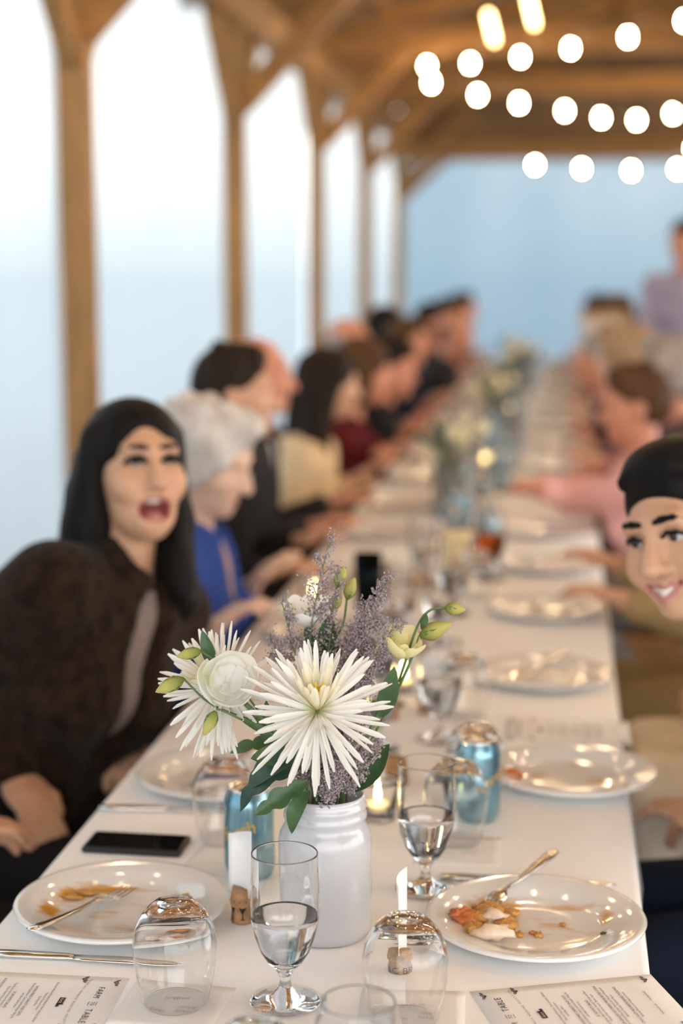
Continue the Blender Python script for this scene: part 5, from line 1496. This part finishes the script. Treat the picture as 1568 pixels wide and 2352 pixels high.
for i, (k, y) in enumerate([(0, 9.05), (1, 9.59), (0, 10.12), (1, 10.66), (0, 11.19), (1, 11.72)]): crowd_copy(k, .44, y, PI + .03 * (i % 3 - 1))

# ivory napkin on the lap
v, fs = [], []; nn = 16
for i in range(nn + 1):
    for j in range(nn + 1):
        x, y = .128 + .30 * i / nn, 2.575 + .45 * j / nn
        t_ = min(1, max(0, (.58 - x) / .42)); cz, r_ = .54 - .03 * t_, .098 - .022 * t_ + .008; z = cz - .9 * max(0, abs(y - 2.80) - .22)
        for s_ in (-1, 1):
            d = abs(y - 2.80 - s_ * (.09 + .03 * t_))
            z = max(z, cz + (math.sqrt(r_ * r_ - d * d) if d < r_ * .85 else r_ * .527 - (d - r_ * .85) * 1.6))
        if abs(y - 2.80) < .11: z = max(z, cz + r_ * .70)
        z += .004 * math.sin(x * 30 + y * 20) + .003 * math.sin(y * 45) - max(0, .16 - x) * .8 + .011
        v.append((x, y + 2.80 * (SC - 1), z + .02))
for i in range(nn):
    for j in range(nn): a = i * (nn + 1) + j; fs.append((a, a + nn + 1, a + nn + 2, a + 1))
o = put('cloth_napkin', mesh_of('cloth_napkin', v, fs, FAB['creamn'])); tag(o, 'large ivory cloth napkin draped over a lap beside the table', 'napkin'); o.modifiers.new('thick', 'SOLIDIFY').thickness = .004

# chairs
for hx_, hy_, fx_, fy_ in HIPS:
    sd_ = 0 if hx_ < 0 else 1
    chair(hx_ - fx_ * .065, hy_ - fy_ * .065, (fx_, fy_), lab('honey brown wooden folding chair under', sd_, hy_, None), 'wooden chairs along the table')
chair(.44, 2.02, RF, 'honey brown wooden folding chair holding the cream fleece throw', 'wooden chairs along the table')
M['fleece'] = fab('cream_fleece', (.50, .44, .30), .25, 1.0, 70, .5, .95, 40)
v, fs = [], []; nn = 24
for i in range(nn + 1):
    for j in range(nn + 1):
        x, y = (i / nn - .5) * .38, (j / nn - .5) * .36
        z = .470 + .095 * math.cos(x * 7) * math.cos(y * 7.4) + .006 * math.sin(x * 90) * math.sin(y * 83)
        v.append((.335 + x, 2.02 + y, z))
for i in range(nn):
    for j in range(nn): a = i * (nn + 1) + j; fs.append((a, a + nn + 1, a + nn + 2, a + 1))
o = put('fleece_throw', mesh_of('fleece_throw', v, fs, M['fleece'])); tag(o, 'cream fleece throw heaped on a chair seat beside the table', 'throw'); o.modifiers.new('thick', 'SOLIDIFY').thickness = .02

# ================================================================== THE SETTINGS FARTHER DOWN THE TABLE
far_plate = plate(plate_material('plate_glaze_far', [(.03, .0, .06, .05, 0, .5), (-.05, .02, .04, .05, 0, .5)], 15))
rg = random.Random(5)
gP, gF, gG, gT, gC, gK = 'plates farther down the table', 'forks farther down the table', 'goblets farther down the table', 'upturned glasses farther down the table', 'cans farther down the table', 'corks farther down the table'
pc = gc = None
TAKEN = [(-.17, 4.95, .09), (-.10, 4.95, .08), (-.198, 2.73, .04), (-.300, 2.66, .04), (-.251, 3.44, .04), (-.165, 2.88, .047), (-.345, 3.30, .047), (-.235, 2.90, .02), (-.178, 4.19, .05), (-.448, 3.80, .05), (-.255, 4.05, .05), (-.355, 5.25, .09), (-.355, 7.7, .09), (-.30, 10.4, .09)]
TAKEN += [(a, b, .045) for a, b in [(-.29, 3.04), (-.30, 4.5), (-.25, 5.7), (-.30, 6.5), (-.27, 7.2), (-.29, 8.9), (-.58, 3.81)]]
def free(p, r=.045):
    for a, b, q in TAKEN:
        if math.hypot(p[0] - a, p[1] - b) < r + q: return False
    TAKEN.append((p[0], p[1], r)); return True
def spot(p, r=.045, n=9):
    """the nearest clear place on the centre strip"""
    for k in range(n):
        for sg in (1, -1):
            for dx in (0, .05, -.05):
                q = (min(-.20, max(-.345, p[0] + dx)), p[1] + sg * .03 * k, p[2])
                if free(q, r): return q
    return p
fkp = None
PLACES = [(0, hy_) for hx_, hy_, _, _ in HIPS if hx_ < 0 and 3.3 < hy_ < TY1 - .2] + [(0, 2.97), (1, 3.78), (1, 4.35), (1, 4.90), (1, 9.86)] + [(1, hy_) for hx_, hy_, _, _ in HIPS if hx_ > 0 and 5.5 < hy_ < TY1 - .2]
PLACES.sort(key=lambda p: p[1])
for s_, y in PLACES:
    if True:
        x = -.51 if s_ == 0 else -.03
        o = put('dinner_plate', far_plate, None, (x, y, TZ), (0, 0, rg.random() * 6)); tag(o, lab('used white dinner plate in front of', s_, y, 'used white dinner plate in the row at the far table end'), 'plate', gP)
        if y < 8:
            if fkp is None: fkp = fork((x + .08, y + .08, TZ + .024), (x - .05, y - .05, TZ + .010), lab('steel fork on the plate in front of', s_, y, 'steel fork on a used plate farther down the table'), gF)
            else:
                f_ = copy_tree(fkp, label=lab('steel fork on the plate in front of', s_, y, 'steel fork on a used plate farther down the table')); f_.matrix_world = axes((x + .08, y + .08 * (1 - 2 * s_), TZ + .024), (-.13, -.13 * (1 - 2 * s_), -.014))
        gx = -.325 if s_ == 0 else -.232
        gpos = (gx + rg.uniform(-.015, .015), y - .02 + rg.uniform(-.04, .04), TZ)
        gpos = spot(gpos)
        if pc is None: pc = goblet(gpos, lab('water goblet by the plate of', s_, y, None), gG)
        else: copy_tree(pc, None, gpos, 0, lab('water goblet by the plate of', s_, y, 'water goblet among the glasses at the far table end'))
        if rg.random() < .8:
            tp_ = (gx + (-.05 if s_ == 0 else .05), y + .315 + rg.uniform(-.015, .015), TZ)
            tp_ = spot(tp_); tumbler(tp_, lab('upside down stemless glass near the plate of', s_, y, 'upside down stemless glass at the far table end'), gT)
        if rg.random() < .55:
            cp = (gx + rg.uniform(-.02, .02), y + .12, TZ)
            cp = spot(cp)
            if gc is None: gc = drinks_can(cp, 0, lab('blue drinks can near the plate of', s_, y, None), gC, False)
            else: copy_tree(gc, None, cp, 0, lab('blue drinks can near the plate of', s_, y, 'blue drinks can at the far table end'))
        if y < 7:
            ck_ = (gx + (.03 if s_ == 0 else -.03), y - .12, TZ)
            ck_ = spot(ck_, .02); o = put('cork', corkm, None, ck_); tag(o, lab('champagne cork by the place of', s_, y, None), 'cork', gK)
# named extras
M['tea'] = glass_mat('iced_tea', (.75, .30, .05), 1.33)
tg_ = goblet((-.178, 4.19, TZ), 'goblet of amber drink beside the far right plates', water=False)
put('drink', MB().lathe(WAT[:5] + [(.0366, .086), (.0372, .115), (.0005, .1155)], 40).mesh('drink', M['tea']), tg_)
M['pillar'] = mat('ivory_candle_wax', (.80, .66, .36), .5, sss=.4)
vt = None
for (x, y) in [(-.29, 3.04), (-.30, 4.5), (-.25, 5.7), (-.30, 6.5), (-.27, 7.2), (-.29, 8.9), (-.58, 3.81)]:
    lb_ = lab('lit glass votive candle mid table, level with', 1 if x > -.5 else 0, y, 'lit glass votive candle at the far table end')
    if vt is None: vt = votive((x, y, TZ), lb_, group='votive candles down the table')
    else: copy_tree(vt, None, (x, y, TZ), 0, lb_)
# dark ribbed tumbler and pillar candle
dg_ = MB().lathe([(.0005, 0), (.030, 0), (.034, .13), (.0325, .13), (.029, .004), (.0005, .004)], 28).build('dark_glass', glass_mat('smoky_blue_glass', (.16, .24, .27), 1.45), None, True, (-.448, 3.80, TZ))
tag(dg_, 'smoky blue drinking glass behind the bouquet', 'glass')
pl_ = MB().lathe([(.0005, 0), (.034, 0), (.035, .003), (.035, .14), (.033, .145), (.02, .142), (.0005, .14)], 28).build('pillar_candle', M['pillar'], None, True, (-.255, 4.05, TZ)); tag(pl_, 'ivory pillar candle standing mid table', 'candle')

# further bouquets
def small_bouquet(loc, h, label, seed, dark=False):
    rg = random.Random(seed); o0 = Vector(loc)
    j = empty('bouquet_jar', loc); tag(j, label, 'bouquet')
    put('jar_body', MB().lathe(JAR, 32).mesh('jar_body', M['jarfar']), j)
    lf = MB()
    for k in range(26):
        a, e_ = rg.random() * 2 * PI, rg.uniform(.3, 1.3); d = Vector((math.cos(a) * math.cos(e_), math.sin(a) * math.cos(e_), math.sin(e_)))
        tip = Vector((0, 0, .17)) + d * rg.uniform(.06, h)
        st = MB(); st.tube([(0, 0, .1), tip * .6 + Vector((0, 0, .03)), tip], .0018, 4); st.build('stem', M['stem'], j, True)
        if k % 3 == 0:
            b_ = ball('blossom', rg.uniform(.018, .030), M['petalc' if k % 2 else 'petalfar'], tip, 10); put('blossom', b_, j)
        else:
            u = d.orthogonal().normalized(); vv = [tip - d * .05, tip + u * .016, tip - u * .016, tip + d * .03]
            put('leaf', mesh_of('leaf', vv, [(0, 1, 3, 2)], M['leaf']), j)
    fl = MB()
    for k in range(420):
        a = rg.random() * 2 * PI; rr = rg.gauss(0, .045); p = Vector((rr * math.cos(a), rr * math.sin(a), .21 + abs(rg.gauss(0, .05)) + rg.uniform(-.03, .05))); s1 = .0035
        fl.add([p + Vector((s1, 0, 0)), p + Vector((-s1, 0, 0)), p + Vector((0, s1, 0)), p + Vector((0, -s1, 0)), p + Vector((0, 0, s1)), p - Vector((0, 0, s1))], [(0, 2, 4), (2, 1, 4), (1, 3, 4), (3, 0, 4), (2, 0, 5), (1, 2, 5), (3, 1, 5), (0, 3, 5)])
    fb_ = fl.build('florets', M['statice'], j); fb_['kind'] = 'stuff'
M['jarfar'] = mat('grey_green_jar', (.13, .15, .12), .3)
M['petalfar'] = mat('pale_blossom', (.80, .74, .48), .6)
small_bouquet((-.355, 5.25, TZ), .16, 'mauve and green bouquet in a dark jar, the next one down the table', 1)
small_bouquet((-.30, 7.7, TZ), .18, 'bouquet of pale blossoms in a dark jar in front of the red faced man', 2)
small_bouquet((-.30, 10.4, TZ), .18, 'bouquet of pale blossoms in a jar near the far table end', 3)
